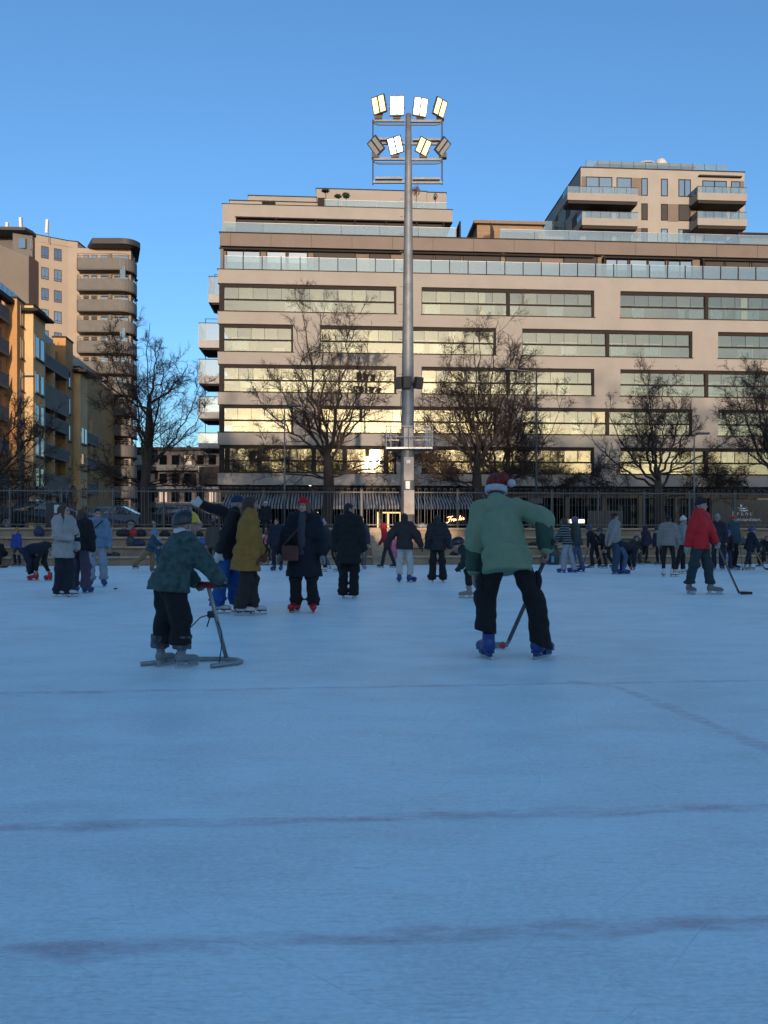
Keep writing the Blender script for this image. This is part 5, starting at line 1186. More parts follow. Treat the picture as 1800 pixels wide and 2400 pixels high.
def stick(label, top, foot, bdir, shaft=None, blade=None, group='hockey sticks'):
    top, foot = Vector(top), Vector(foot); t = thing('hockey_stick', label, 'hockey stick', foot, 0, group); a = top-foot; n = a.normalized()
    MB().bar(n*.06+Vector((0, 0, .02)), a, .022, .032).build('shaft', shaft or stickm, t)
    MB().bar(a-n*.14, a+n*.012, .028, .038).build('grip', tape, t)
    b = Vector((bdir[0], bdir[1], 0)).normalized(); s = Vector((-b.y, b.x, 0)); m = MB(); v = []; N = 7
    for i in range(N):
        u = i/(N-1); c = b*(.02+.27*u)+s*(.045*u*u)+Vector((0, 0, .004)); hh = .062*(1-.25*u*u)
        v += [c+s*.006, c-s*.006, c-s*.006+Vector((0, 0, hh)), c+s*.006+Vector((0, 0, hh))]
    f = [(i*4+j, i*4+(j+1) % 4, i*4+4+(j+1) % 4, i*4+4+j) for i in range(N-1) for j in range(4)]+[(3, 2, 1, 0), tuple((N-1)*4+j for j in range(4))]
    m.add(v, f); m.tube([Vector((0, 0, .03)), n*.09+Vector((0, 0, .02))], .02, 6); m.build('blade', blade or tape, t); return t
def soft_bag(label, pos, size, mat, rz=0, cat='bag', strap=True, group=None, name='bag'):
    t = thing(name, label, cat, pos, rz, group); a, b, c = size; s = SDF(.02, .05, .012, int(abs(pos[0])*100)); s.ell((0, 0, c*.45), (a*.5, b*.5, c*.55)); s.ell((a*.2, 0, c*.35), (a*.32, b*.5, c*.4)); s.ell((-a*.22, 0, c*.4), (a*.3, b*.48, c*.42)); s.cut((0, 0, .0), (0, 0, -1)); V, Q = s.mesh(); link('sack', np_mesh('sack', V, Q, mat), t)
    if strap: MB().tube([(-a*.25, -b*.3, c*.7), (-a*.12, -b*.3, c*1.12), (a*.12, -b*.3, c*1.12), (a*.25, -b*.3, c*.7)], .012, 5).build('strap', tape, t)
    return t
# ---------------------------------------------------------------- the man in green, seen from behind
sage = k_('fleece_sage', (.225, .315, .195), .95, .6, 260, .08); sage_d = k_('fleece_dark_panel', (.035, .075, .055), .9, .3, 150)
fur = M('white_fur', (.62, .62, .66), .95, .08, 30, 1., 150); sant = M('santa_red', (.17, .022, .018), .85, .55, 30, .6, 90)
pos = gp(1203, 1543); Yg = 0
g1 = person('man in sage green fleece and santa hat seen from behind, playing with a stick', pos, 0, H=1.83, d=7, pel=(-.055, .02, -.075), lean=34, side=-4, feet=((-.245, 0, 12), (.245, -.02, -42)), hands=((-.335, .30, .78), (.33, .10, 1.03)), elbow=((-.4, -1, 0), (.7, -.7, .5)), head=(0, 20, 8), fat=1.06,
            top=JK(sage, .036, .15, .018, 1.12), bot=(k_('cargo_black', (.008, .008, .009)), .092, .09, .102, (.25, .13)), hat=('santa', sant, fur), hair='short', hairc='brown', skate=RB, handkind=('relax', 'grip'))
S = g1['S']
for i in (0, 1):
    a, e, w_ = g1['arms'][i]; dn = nrm(w_-e); s = SDF(.011, .02, .006, 9); s.cone(e-dn*.02, w_+dn*.02, (.052*S+.021)*1.16+.008, (.041*S+.0185)*1.16+.007); s.cut(w_+dn*.012, dn); s.cut(e-dn*.005, -dn); V, Q = s.mesh(); link('forearm_panel', np_mesh('forearm_panel', V, Q, sage_d), g1['root'])
for i, (sx, zz) in enumerate(((1, .66), (-1, .60))):
    k = g1['legs'][1 if sx > 0 else 0]; c = k[0]+(k[1]-k[0])*.62+np.array([sx*.085, -.01, 0]); s = SDF(.012, .02, .006, 5); s.ell(c, (.04, .075, .10)); V, Q = s.mesh(); link('cargo_pocket', np_mesh('cargo_pocket', V, Q, MATS['cargo_black']), g1['root'])
hand = wpt(g1, g1['arms'][1][2]+nrm(g1['arms'][1][2]-g1['arms'][1][1])*.07); ft = gp(1186, 1521)
dr = (hand-ft).normalized(); stick('black floor stick in the green fleece man\'s right hand reaching to the ball', hand+dr*.16, ft, (-1, .35), stickm, M('blade_pale', (.25, .28, .28), .5))
b = gp(1179, 1521); ball = MB(); ball.lathe([(.036*math.sin(R(a)), .036-.036*math.cos(R(a))) for a in range(4, 180, 16)], (0, 0, 0), 16); o = ball.build('ball', M('ball_red', (.62, .07, .08), .5, .1, 30), smooth=True, loc=b+Vector((0, .02, 0))); tag(o, 'small pinkish red ball on the ice at the tip of the stick', 'ball')
# ---------------------------------------------------------------- the child with the skating aid
pos = gp(404, 1563); yk = -52
kidj = k_('kid_jacket_green', (.045, .085, .078), .9, .4, 90, .55, 16)
hy = M('helmet_yellow', (.62, .43, .02), .35, .05); hb = M('helmet_black', (.018, .028, .032), .35, .1)
hL, hR = lw(yk, .14, .22, .735), lw(yk, .42, .07, .735)
g2 = person('child in dark green jacket and yellow black helmet pushing a skating aid', pos, yk, H=1.26, d=6.7, pel=(0, -.02, .0), lean=17, feet=(lf(yk, -.10, .06, -30), lf(yk, .11, -.03, -48)), hands=(hL, hR), elbow=((-.6, -.3, -.6), (.6, -.3, -.6)), head=(-20, 2, 0), fat=1.2, top=JK(kidj, .045, .06, .02, 1.12), bot=(k_('snow_trousers', (.008, .008, .010)), .142, .135, .112, .21), hat=('helmet', hb, hy, .035), hair='none', skate=('hockey', (.20, .21, .22), (.30, .32, .34)), glove=(k_('glove_patterned', (.18, .2, .2), .9, .3, 60, .7, 25), 'grip'), handkind=('grip', 'grip'), scarf=(k_('collar_orange', (.50, .07, .015)),))
s = SDF(.01, .02, .002); s.ell((0, -.03, -.05), (.085, .09, .05)); V, Q = s.mesh(); link('neck_warmer', np_mesh('neck_warmer', V @ g2['Hm'].T+g2['hc'], Q, WHT), g2['root'])
for i in (0, 1):                          # snow cuffs
    a, k, e = g2['legs'][i]; s = SDF(.012, .02, .006, 3); s.cone(e+np.array([0, 0, .05]), e+np.array([0, .01, .22]), .080, .088); s.cut(e+np.array([0, 0, .045]), (0, 0, -1)); s.cut(e+np.array([0, 0, .16]), (0, 0, 1)); V, Q = s.mesh(); link('snow_cuff', np_mesh('snow_cuff', V, Q, M('cuff_snowy', (.07, .075, .085), .9, .9, 14)), g2['root'])
ht = wpt(g2, hR); hl = wpt(g2, hL)
at = thing('skating_aid', 'grey tubular skating aid frame with red handle bar held by the child', 'skating aid', gp(531, 1550), 0); ao = at.location.copy()
alu = M('aid_tube', (.30, .32, .33), .4, .15, 8, metal=.5)
mid_ = (ht+hl)/2; dh = (ht-hl).normalized(); ha = ht+dh*.07-ao; hbz = hl-dh*.07-ao; up3 = Vector((0, 0, -.055))
ends = [gp(330, 1562), gp(388, 1556), gp(455, 1550), gp(528, 1549.5), gp(556, 1552), gp(566, 1555.5), gp(558, 1559), gp(495, 1567)]
MB().tube([p-ao+Vector((0, 0, .022)) for p in ends], .02, 10).build('base_tube', alu, at, True)
MB().tube([gp(531, 1549.5)-ao+Vector((0, 0, .022)), mid_-ao+up3*.6], .019, 10).build('stem', alu, at, True)
MB().tube([ha+up3*.5, hbz+up3*.5], .016, 10).build('handle_bar', tape, at, True)
c_ = mid_-ao+up3*.5; MB().tube([c_-dh*.10, c_-dh*.09, c_+dh*.09, c_+dh*.10], [.02, .03, .03, .02], 10).build('red_pad', M('pad_red', (.30, .02, .025), .5), at, True)
kn = px(494, 1440, 6.95)-ao
MB().tube([kn, px(470, 1447, 6.95)-ao, px(441, 1476, 6.95)-ao, px(425, 1510, 6.95)-ao, gp(401, 1554)-ao], .0055, 5).build('cable', steel_d, at, True)
MB().tube([kn, px(508, 1452, 6.95)-ao, px(519, 1480, 6.9)-ao, px(520, 1510, 6.85)-ao, gp(513, 1563)-ao+Vector((0, 0, .02))], .0055, 5).build('cable', steel_d, at, True)
MB().lathe([(.025, -.03), (.032, -.02), (.032, .02), (.025, .03)], tuple(kn), 10).build('clamp', steel_d, at, True)
MB().bar(kn, kn+Vector((-.03, -.02, -.11)), .016, .006).build('strap_end', tape, at)
# ---------------------------------------------------------------- group in the middle
y3 = -82; pos = gp(530, 1438)
g3 = person('woman in bright blue trousers and navy headband waving one white mitten', pos, y3, H=1.66, d=11.4, lean=14, feet=(lf(y3, .14, .25, -80), lf(y3, -.10, -.03, -95)), hands=(lw(y3, -.35, .02, 1.60), lw(y3, -.14, -.22, .70)), elbow=((-.3, -.6, .3), (.6, -1, 0)), head=(-8, 4, 0), top=JK(BLK, .03, .12, .02, 1.1), bot=(k_('trousers_royal', (.012, .08, .29)), .105, .10, .11, .12), hat=('band', k_('headband_navy', (.012, .03, .085))), hair='short', hairc='grey', skate=FW, glove=(k_('mitten_white', (.5, .52, .5)), 'mitt'), scarf=(k_('scarf_greyblue', (.14, .17, .22), .95, .6, 60, .4, 20), .45))
y4 = -72; pos = gp(578, 1443)
g4 = person('person in long mustard coat with loose brown hair and brown mittens', pos, y4, H=1.63, d=11, lean=5, feet=(lf(y4, .10, .10, -80), lf(y4, -.05, -.04, -85)), hands=(lw(y4, .20, .12, .86), lw(y4, .14, -.13, .84)), elbow=((-.5, -1, 0), (.8, -1, 0)), head=(-8, 2, 0), fat=1.08, top=JK(k_('coat_mustard', (.31, .16, .032), .95, .5, 160), .045, .27, .05, 1.2), bot=(k_('trousers_brown', (.035, .027, .025), .95, .4, 40, stretch=(12, 12, .6)), .10, .095, .098, .115), hair='long', hairc='brown', skate=FW, glove=(k_('mitten_brown', (.13, .04, .02)), 'mitt'))
y5 = 172; pos = gp(713, 1435)
coat5 = k_('coat_midnight', (.008, .010, .018), .9, .4, 150)
g5 = person('laughing woman in red beanie, dark coat and grey scarf with brown shoulder bag', pos, y5, H=1.61, d=11.5, lean=-1, feet=((-.13, 0, 18), (.13, .0, -18)), hands=((.36, .14, .78), (-.30, .05, .80)) if False else ((-.32, .06, .76), (.36, .10, .80)), elbow=((-1, -.6, 0), (1, -.4, 0)), head=(-12, -4, 10), fat=1.12, top=JK(coat5, .05, .37, .06, 1.2), bot=WIDE(BLK, .11), hat=('beanie', k_('beanie_red', (.55, .012, .02), .95, .8, 110)), hair='long', hairc='fair', skate=RR, glove=(k_('mitten_grey', (.2, .2, .2)), 'mitt'), scarf=(k_('scarf_slate', (.045, .055, .065), .95, .7, 70), .55), skin=SKIN2)
lm = MB(); bgz = .90; lb = lw(y5, -.17, -.27, bgz)
o = bevel_obj(MB().box(-.12, .12, -.04, .04, -.12, .10).build('bag', M('leather_brown', (.09, .022, .016), .45, .2, 10), g5['root'], loc=lb), .02); put('bag_flap', -.122, .122, .041, .05, -.02, .103, MATS['leather_brown'], o)
nk = g5['nk']; MB().tube([Vector(lb)+Vector((.12, 0, .1)), Vector(g5['ch'])+Vector((.02, .19, -.12)), Vector(nk)+Vector((-.10, .05, .03)), Vector(nk)+Vector((-.1, -.1, -.02))], .011, 5).build('bag_strap', MATS['leather_brown'], g5['root'])
pos = gp(817, 1402); person('person in black wool coat and wide black trousers glancing right, seen from behind', pos, -8, H=1.66, d=14, lean=2, feet=((-.10, 0, 5), (.10, 0, -5)), head=(-62, 4, 0), fat=1.08, top=JK(BLK, .045, .30, .03, 1.15), bot=(k_('wide_trousers_black', (.007, .007, .008)), .10, .09, .092, .06), hair='short', hairc='dark', skate=FB_, hood=None, scarf=(BLK,))
# ---------------------------------------------------------------- three friends at the left
y7 = -118; pos = gp(148, 1399)
greyc = k_('puffer_oat', (.36, .335, .31), .85, .5, 60, .1, 12)
g7 = person('long-haired woman in oat grey padded coat with one hand at her chest', pos, y7, H=1.64, d=14.3, lean=2, feet=(lf(y7, .11, -.02, -100), lf(y7, -.07, -.01, -105)), hands=((-.28, .07, .80), (.02, .25, 1.10)), elbow=((-.6, -1, 0), (.9, -.5, -.5)), head=(22, 2, 0), fat=1.0, top=JK(greyc, .038, .20, .025, 1.12), bot=WIDE(k_('denim_dark', (.012, .016, .026)), .05), hair='long', hairc='brown', skate=FW, glove=(BLK, 'grip'), hood='down', skin=SKIN2)
g8 = person('person in black jacket and plum trousers with blue skates, seen from behind', gp(186, 1391), -14, H=1.60, d=15, lean=7, feet=((-.16, .06, 12), (.16, 0, -10)), head=(4, 16, 0), top=JK(BLK, .04, .06, .02, 1.15), bot=(k_('trousers_plum', (.075, .055, .085)), .105, .1, .105, .12), hair='bob', hairc='brown', skate=RB, scarf=(k_('hood_lilac', (.42, .40, .44)),))
y9 = -158; g9 = person('woman in blue knit jumper and pale jeans with a black cross-body bag', gp(228, 1375), y9, H=1.68, d=17.3, lean=9, feet=((-.14, 0, 8), (.14, 0, -8)), head=(14, 12, 0), top=JK(k_('jumper_blue', (.15, .235, .34), .95, .6, 120), .03, .06, .01, 1.15), bot=WIDE(JEANL, .15), hair='short', hairc='dark', skate=RB, skin=SKIN2)
o = bevel_obj(MB().box(-.13, .13, -.04, .04, -.09, .09).build('cross_body_bag', BLK, g9['root'], loc=(.20, .12, 1.06)), .02)
MB().tube([(.28, .12, 1.12), Vector(g9['ch'])+Vector((.05, .18, -.12)), Vector(g9['nk'])+Vector((-.12, .06, -.02)), Vector(g9['nk'])+Vector((-.1, -.1, -.05))], .014, 5).build('bag_strap', BLK, g9['root'])
y10 = 105; person('dark-clothed skater bent over double with red skates, reaching to the ice', gp(97, 1361), y10, H=1.62, d=19.6, pel=(0, -.10, -.06), lean=100, feet=(lf(y10, -.17, 0, 130), lf(y10, .19, .02, 60)), hands=(lw(y10, -.28, -.08, .30), lw(y10, -.26, .1, .33)), head=(0, 60, 0), top=JK(NVY, .03, .05), bot=SLIM(BLK, .24), hair='short', hairc='dark', skate=RR, glove=(BLK, 'grip'))
pk = MB(); pk.lathe([(.036, 0), (.038, .004), (.038, .021), (.036, .025)], (0, 0, 0), 16); tag(pk.build('puck', M('puck_rubber', (.012, .012, .012), .6), loc=gp(271, 1381)), 'small black puck lying alone on the ice', 'puck')
# ---------------------------------------------------------------- others on the ice, further off
def P_(label, x, fy, H, yaw, **k): return person(label, gp(x, fy), yaw, H=H, d=gd(fy), **k)
p = P_('child in royal blue jacket standing with a stick before the terrace', 40, 1328, 1.30, 160, top=JK(k_('jacket_royal', (.02, .05, .24)), .035, .06), bot=STRAIGHT(BLK), hat=('beanie', k_('beanie_mustard', (.25, .17, .06))), skate=HK)
stick('dark hockey stick beside the child in the royal blue jacket', gp(30, 1329)+Vector((.16, 0, .75)), gp(17, 1331), (-1, 0))
P_('child in teal jacket and tan trousers kicking one skate back, pale blue helmet', 352, 1341, 1.22, -88, lean=16, feet=((-.07, .06, 0), (.08, -.46, 0)), foot_lift=(0, .10), hands=((-.2, .32, .86), (.24, .25, .80)), top=JK(k_('jacket_teal_navy', (.03, .065, .10)), .035, .06), bot=(k_('trousers_tan', (.19, .125, .065)), .12, .105, .095, .15), hat=('helmet', M('helmet_sky', (.03, .22, .45), .4, .05)), hair='none', skate=HK)
P_('tiny child in teal with turquoise helmet facing the taller teal child', 371, 1337, .98, 100, top=JK(k_('jacket_petrol', (.02, .07, .11)), .04, .05), bot=(k_('trousers_petrol', (.02, .09, .14)), .13, .11, .10, .15), hat=('helmet', M('helmet_turquoise', (.10, .34, .38), .4, .05)), hair='none', skate=HK)
P_('person in brown-grey coat standing partly behind the waving woman', 500, 1330, 1.58, 20, top=JK(k_('coat_taupe_dark', (.065, .058, .05)), .04, .2, .03), bot=STRAIGHT(BLK), hair='short', hairc='dark', skate=FB_)
P_('small girl in black with pink neck scarf and black helmet', 628, 1325, 1.16, 150, top=JK(BLK, .03, .05), bot=SLIM(BLK), hat=('helmet', hb), hair='none', skate=FW, scarf=(k_('scarf_pink', (.50, .12, .19)), .2), hands=((-.42, .12, .78), (.2, .1, .55)))
P_('man in navy coat with bulky blue skates behind the mustard coat', 650, 1338, 1.63, 168, lean=6, feet=((-.12, 0, 10), (.12, 0, -10)), top=JK(NVY, .045, .12, .02, 1.1), bot=STRAIGHT(k_('trousers_navy', (.012, .014, .024)), .2), hair='short', hairc='dark', skate=RB)
P_('bent skater in dark jacket and jeans with grey bobble hat behind the red-hatted woman', 776, 1340, 1.62, 75, lean=24, feet=((-.10, .2, 0), (.10, -.22, 0)), top=JK(k_('jacket_inky', (.02, .026, .035)), .035, .06), bot=STRAIGHT(BLK), hat=('beanie', k_('beanie_pale', (.30, .31, .32)), 1), hair='none', skate=FW, pel=(0, 0, -.04))
P_('stooping skater in dark vest and blue jeans near the dark coat', 757, 1334, 1.50, 95, lean=38, feet=((-.10, .18, 0), (.10, -.2, 0)), top=JK(k_('vest_maroon', (.06, .02, .02)), .035, .06), bot=STRAIGHT(JEAN), hat=('beanie', k_('beanie_silver', (.38, .39, .4))), hair='none', skate=FW, pel=(0, 0, -.05))
P_('person in white beanie, navy puffer and grey trousers beside the black coat', 846, 1334, 1.66, -160, top=JK(k_('puffer_navy', (.015, .022, .05), .7, .5, 40), .045, .10), bot=WIDE(GRYP, .13), hat=('beanie', k_('beanie_white', (.55, .55, .56), .95, .7, 90)), hair='none', skate=FW, head=(15, 0, 0))
P_('skater in hooded crimson jacket leaning forward before the steps', 908, 1331, 1.50, 80, lean=16, feet=((-.10, .2, 0), (.10, -.22, -6)), top=JK(k_('jacket_crimson', (.30, .012, .03)), .035, .10), bot=STRAIGHT(DRK), hat=('hood', k_('hood_scarlet', (.45, .02, .03))), hair='none', skate=FB_, hands=((-.2, .24, .86), (.24, -.05, .80)))
P_('small child in pink beside the crimson jacket', 928, 1327, .95, 20, top=JK(k_('snowsuit_pink', (.52, .16, .24)), .05, .05), bot=(MATS['snowsuit_pink'], .14, .12, .10, .15), hat=('helmet', M('helmet_rose', (.4, .12, .2), .4, .05)), hair='none', skate=HK)
P_('skater in dark brown hooded jacket and white trousers with arms held out, from behind', 948, 1365, 1.60, 4, lean=5, feet=((-.13, 0, 5), (.14, -.02, -60)), hands=((-.50, .10, .82), (.48, .0, .76)), elbow=((-.8, -.8, .2), (.8, -.8, .2)), top=JK(k_('jacket_espresso', (.028, .022, .024), .8, .5, 60), .05, .10, .02, 1.2), bot=(k_('trousers_white', (.46, .45, .43)), .10, .085, .085, .20), hat=('hood', MATS['jacket_espresso']), hair='none', skate=RB, glove=(BLK, 'grip'))
P_('dark-haired woman in black padded jacket and flared black trousers, from behind', 1025, 1365, 1.57, -4, lean=2, feet=((-.12, 0, 5), (.14, 0, -10)), hands=(None, (.33, .02, .78)), top=JK(k_('puffer_black', (.010, .012, .016), .7, .6, 40), .045, .10, .015, 1.15), bot=(BLK, .10, .085, .115, .07), hair='long', hairc='dark', skate=FB_)
y = 88; P_('crouched hockey player in black helmet and tan skates behind the green fleece man', 1112, 1402, 1.50, y, pel=(0, -.22, -.20), lean=62, feet=(lf(y, -.13, -.04, 85), lf(y, .14, .05, 92)), hands=(lw(y, -.30, -.18, .56), lw(y, -.06, -.22, .40)), elbow=((-.8, -.3, 0), (.8, -.3, 0)), head=(0, 10, 0), top=JK(k_('hockey_green', (.022, .03, .022)), .04, .06), bot=(k_('hockey_black', (.012, .013, .014), .85, .4, 50, .7, 20), .12, .085, .07, .23), hat=('helmet', M('helmet_gloss_black', (.012, .015, .02), .25, .05)), hair='none', skate=HT, glove=(k_('hockey_glove', (.03, .03, .028), .8, .4, 30, .9, 30), 'grip'), handkind=('grip', 'grip'))
stripe = M('jumper_striped', (.12, .15, .16), .95, 0)
def striped(m):
    n = m.node_tree.nodes; l = m.node_tree.links; b = n['Principled BSDF']; tc = n.new('ShaderNodeTexCoord'); wv = n.new('ShaderNodeTexWave'); wv.bands_direction = 'Z'; wv.inputs['Scale'].default_value = 4.2; wv.inputs['Distortion'].default_value = 1.2
    l.new(tc.outputs['Object'], wv.inputs['Vector']); cr = n.new('ShaderNodeValToRGB'); cr.color_ramp.interpolation = 'CONSTANT'; cr.color_ramp.elements[0].color = (.012, .014, .016, 1); cr.color_ramp.elements[1].position = .55; cr.color_ramp.elements[1].color = (.13, .17, .18, 1); l.new(wv.outputs['Color'], cr.inputs[0]); l.new(cr.outputs[0], b.inputs['Base Color'])
striped(stripe)
P_('long-haired skater in striped jumper and pale jeans leaning on a friend', 1330, 1343, 1.62, 62, lean=10, feet=((-.10, .12, 0), (.10, -.16, 0)), hands=((-.14, .38, .98), (.2, .30, .98)), top=(stripe, .03, .06, .01, 1.15), bot=WIDE(JEANL, .10), hair='long', hairc='brown', skate=RB)
P_('skater in dark green puffer with grey hood and jeans close behind the striped jumper', 1352, 1341, 1.66, 70, lean=6, feet=((-.10, .1, 0), (.10, -.14, 0)), top=JK(k_('puffer_forest', (.025, .042, .036), .7, .6, 40), .055, .10, .02, 1.2), bot=STRAIGHT(JEAN, .10), hat=('hood', k_('hood_greymauve', (.13, .12, .15))), hair='none', skate=RB)
p = P_('slim skater all in black with blue helmet holding a stick', 1393, 1331, 1.42, 35, lean=20, side=-6, feet=((-.12, 0, 6), (.15, -.1, -30)), hands=((-.24, .1, .76), (.42, -.05, .90)), elbow=((-.4, -1, 0), (.8, -.5, .2)), top=JK(BLK, .015, .02, .0, .95), bot=(BLK, .095, .08, .095, .12), hat=('helmet', M('helmet_navy', (.015, .04, .12), .35, .05)), hair='none', skate=HK)
stick('long dark stick in the hand of the skater in black', wpt(p, p['arms'][0][2])+Vector((.04, 0, .05)), gp(1366, 1329), (-1, .1))
P_('man in grey jumper and black cap with blue jeans, standing in profile', 1443, 1346, 1.73, -78, lean=-3, feet=((-.08, .03, 0), (.10, -.05, 0)), hands=((-.1, -.24, .96), (.12, -.24, .96)), elbow=((-1, -.6, 0), (1, -.6, 0)), top=JK(k_('jumper_ash', (.27, .26, .255), .95, .5, 150), .03, .04, .0, 1.1), bot=WIDE(k_('denim_deep', (.035, .06, .10)), .11), hat=('cap', BLK), hair='short', hairc='brown', skate=RB, skin=SKIN2, head=(0, -6, 0))
P_('person in navy bending to fix a skate next to the grey jumper', 1463, 1346, 1.66, -80, pel=(0, -.2, -.05), lean=105, feet=((-.10, 0, 0), (.10, -.05, 0)), hands=((-.08, .22, .26), (.1, .26, .26)), head=(0, 55, 0), top=JK(NVY, .03, .04), bot=STRAIGHT(JEAN, .2), hair='short', hairc='dark', skate=RB)
p = P_('half-hidden skater in black gliding behind the grey jumper', 1427, 1332, 1.45, 90, lean=35, feet=((-.10, .15, 0), (.10, -.2, 0)), top=JK(BLK, .03, .05), bot=STRAIGHT(BLK), hat=('helmet', hb), hair='none', skate=HK, pel=(0, 0, -.06))
stick('reddish stick held out low by the half-hidden skater', wpt(p, p['arms'][0][2]), gp(1408, 1331)+Vector((-.3, 0, 0)), (-1, 0), M('stick_red', (.3, .06, .03), .5))
P_('person in dark plum hooded jacket standing at the terrace edge', 1512, 1322, 1.42, -60, lean=3, feet=((-.1, 0, 0), (.12, -.05, -25)), hands=((-.05, .24, .85), (.1, .24, .85)), top=JK(k_('hoodie_plum', (.035, .02, .045)), .045, .10), bot=SLIM(BLK), hat=('hood', MATS['hoodie_plum']), hair='none', skate=FB_)
P_('dark-clad hockey skater with black helmet behind the oatmeal puffer', 1546, 1325, 1.36, 120, lean=14, top=JK(k_('jersey_dark', (.012, .02, .03)), .04, .08), bot=STRAIGHT(BLK), hat=('helmet', hb), hair='none', skate=HK)
P_('dark-haired woman in taupe quilted puffer and black trousers, from behind', 1566, 1352, 1.62, -28, lean=3, feet=((-.12, 0, 20), (.13, .02, -50)), hands=(None, (.24, .2, .86)), top=JK(k_('puffer_taupe', (.22, .195, .18), .7, .8, 22, stretch=(.3, .3, 3)), .038, .05, .01, 1.1), bot=SLIM(BLK, .22), hair='short', hairc='dark', skate=FW)
P_('woman in white beanie and grey-green jacket stepping right', 1596, 1345, 1.62, -95, lean=6, feet=((-.10, .12, 0), (.10, -.16, -8)), top=JK(k_('jacket_lichen', (.22, .25, .25)), .04, .06), bot=STRAIGHT(BLK, .14), hat=('beanie', MATS['beanie_white']), hair='none', skate=FW)
yr = -138; pr = gp(1641, 1393)
red = k_('anorak_red', (.50, .010, .014), .75, .35, 60, .06)
gr = P_('man in bright red anorak and dark beanie leaning on a hockey stick', 1641, 1393, 1.77, yr, lean=1, feet=(lf(yr, .22, -.05, -120), lf(yr, -.19, .02, -172)), hands=(lw(yr, .27, -.14, .97), lw(yr, -.27, .0, .90)), elbow=((-.8, -.8, 0), (.8, -.8, 0)), head=(40, 0, 0), fat=1.0, top=JK(red, .034, .11, .01, 1.12), bot=(k_('trousers_pine', (.022, .040, .046)), .105, .09, .08, .20), hat=('beanie', k_('beanie_ink', (.016, .02, .032), .95, .6, 100)), hair='none', skate=('hockey', (.16, .155, .15), (.45, .48, .48)), glove=(k_('glove_grey', (.30, .32, .30)), 'grip'), handkind=('grip', 'relax'), hood='down', skin=SKIN2)
hd = wpt(gr, gr['arms'][0][2]+nrm(gr['arms'][0][2]-gr['arms'][0][1])*.07); ft = gp(1733, 1394); dr = (hd-ft).normalized(); stick('hockey stick with dark blade in the gloved hand of the red anorak man', hd+dr*.08, ft, (1, .1), M('stick_bronze', (.10, .075, .065), .45, .2, 6))
c = gr['hc']; gm_ = MB(); Hm = gr['Hm']
for q in (-1, 1): gm_.tube([Vector(Hm @ np.array((q*.031+.017*math.cos(a), .102, .012+.013*math.sin(a)))+c) for a in np.linspace(0, 6.28, 11)], .0022, 4, cap=False); gm_.tube([Vector(Hm @ np.array(v)+c) for v in ((q*.048, .098, .014), (q*.08, .0, .012))], .0022, 4)
gm_.build('glasses', tape, gr['root'])
text('chest_logo', 'norrøna' if False else '', .03, WHT, gr['root'], (0, 0, 0)) if False else None
P_('adult in grey beanie and navy jacket with white-striped sleeves', 1682, 1337, 1.74, 150, lean=3, top=JK(k_('jacket_marine', (.012, .018, .034)), .045, .14), bot=STRAIGHT(NVY), hat=('beanie', k_('beanie_stone', (.24, .24, .25))), hair='none', skate=HK)
P_('child in blue helmet standing between the grey beanie and the red cap', 1704, 1336, 1.22, 172, lean=6, top=JK(k_('jersey_black', (.014, .016, .022)), .04, .06), bot=STRAIGHT(k_('trousers_cobalt', (.02, .045, .13))), hat=('helmet', M('helmet_cobalt', (.02, .07, .33), .35, .05)), hair='none', skate=HK, hands=((-.12, .26, .72), (.14, .26, .72)))
P_('man in orange-red cap and petrol blue jacket holding a stick', 1718, 1335, 1.74, -150, lean=2, top=JK(k_('jacket_steelblue', (.025, .06, .085)), .04, .10), bot=STRAIGHT(BLK), hat=('cap', k_('cap_coral', (.50, .06, .03))), hair='short', skate=HK)
stick('dark stick standing beside the man in the orange-red cap', gp(1734, 1330)+Vector((0, 0, .85)), gp(1740, 1337), (1, 0))
p = P_('young hockey player in navy with blue helmet and raised stick hand', 1756, 1337, 1.32, -95, lean=10, feet=((-.14, .10, 6), (.12, -.15, -6)), top=JK(k_('jersey_navy', (.012, .016, .030)), .045, .08), bot=STRAIGHT(k_('hockey_trousers', (.016, .02, .035)), .2), hat=('helmet', M('helmet_blue', (.02, .035, .16), .3, .05)), hair='none', skate=HT, scarf=(WHT,), hands=((-.2, .28, .66), (.18, .30, .70)))
stick('brown stick slanting from the young navy player to the ice', wpt(p, p['arms'][0][2])+Vector((-.1, 0, .12)), gp(1793, 1336), (1, 0), stickw)
P_('child in orange helmet leaning forward near the terrace', 1782, 1330, 1.22, 100, lean=42, feet=((-.12, .15, 5), (.12, -.15, -5)), top=JK(k_('jersey_soot', (.02, .018, .02)), .045, .06), bot=STRAIGHT(BLK), hat=('helmet', M('helmet_orange', (.75, .10, .02), .4, .05)), hair='none', skate=HK, pel=(0, 0, -.05))
# ---------------------------------------------------------------- on the terrace and behind the fence
def on_step(x, i, v=.35): d = 30+TD*i+v; a = (x-900)/F; u = a*(TO.y+TC*(TD*i+v))/(TC-a*TS) if True else 0; return tw(u, TD*i+v, ST[i] if i >= 0 else 0)
def seated(label, x, i, H, yaw, **k):
    q = on_step(x, i, .22); z0 = 0 if i == 0 else ST[i-1]
    root = Vector((q.x, q.y, z0)); rise = ST[i]-z0
    return person(label, root, yaw, H=H, d=30, seat=rise+.09, pel=(0, 0, 0), **k)
person('person in black with white cap standing on the terrace behind the mustard coat', on_step(632, 2), 175, H=1.42, d=31, top=JK(BLK, .045, .12), bot=SLIM(BLK, .1), hat=('cap', k_('cap_white', (.5, .5, .5))), hair='none', shoes=WHT)
person('person in white bobble hat on the terrace half hidden behind loose brown hair', on_step(566, 2), 160, H=1.44, d=31, top=JK(DRK, .045, .12), bot=SLIM(BLK, .1), hat=('beanie', MATS['beanie_white'], 1), hair='none', shoes=BLK)
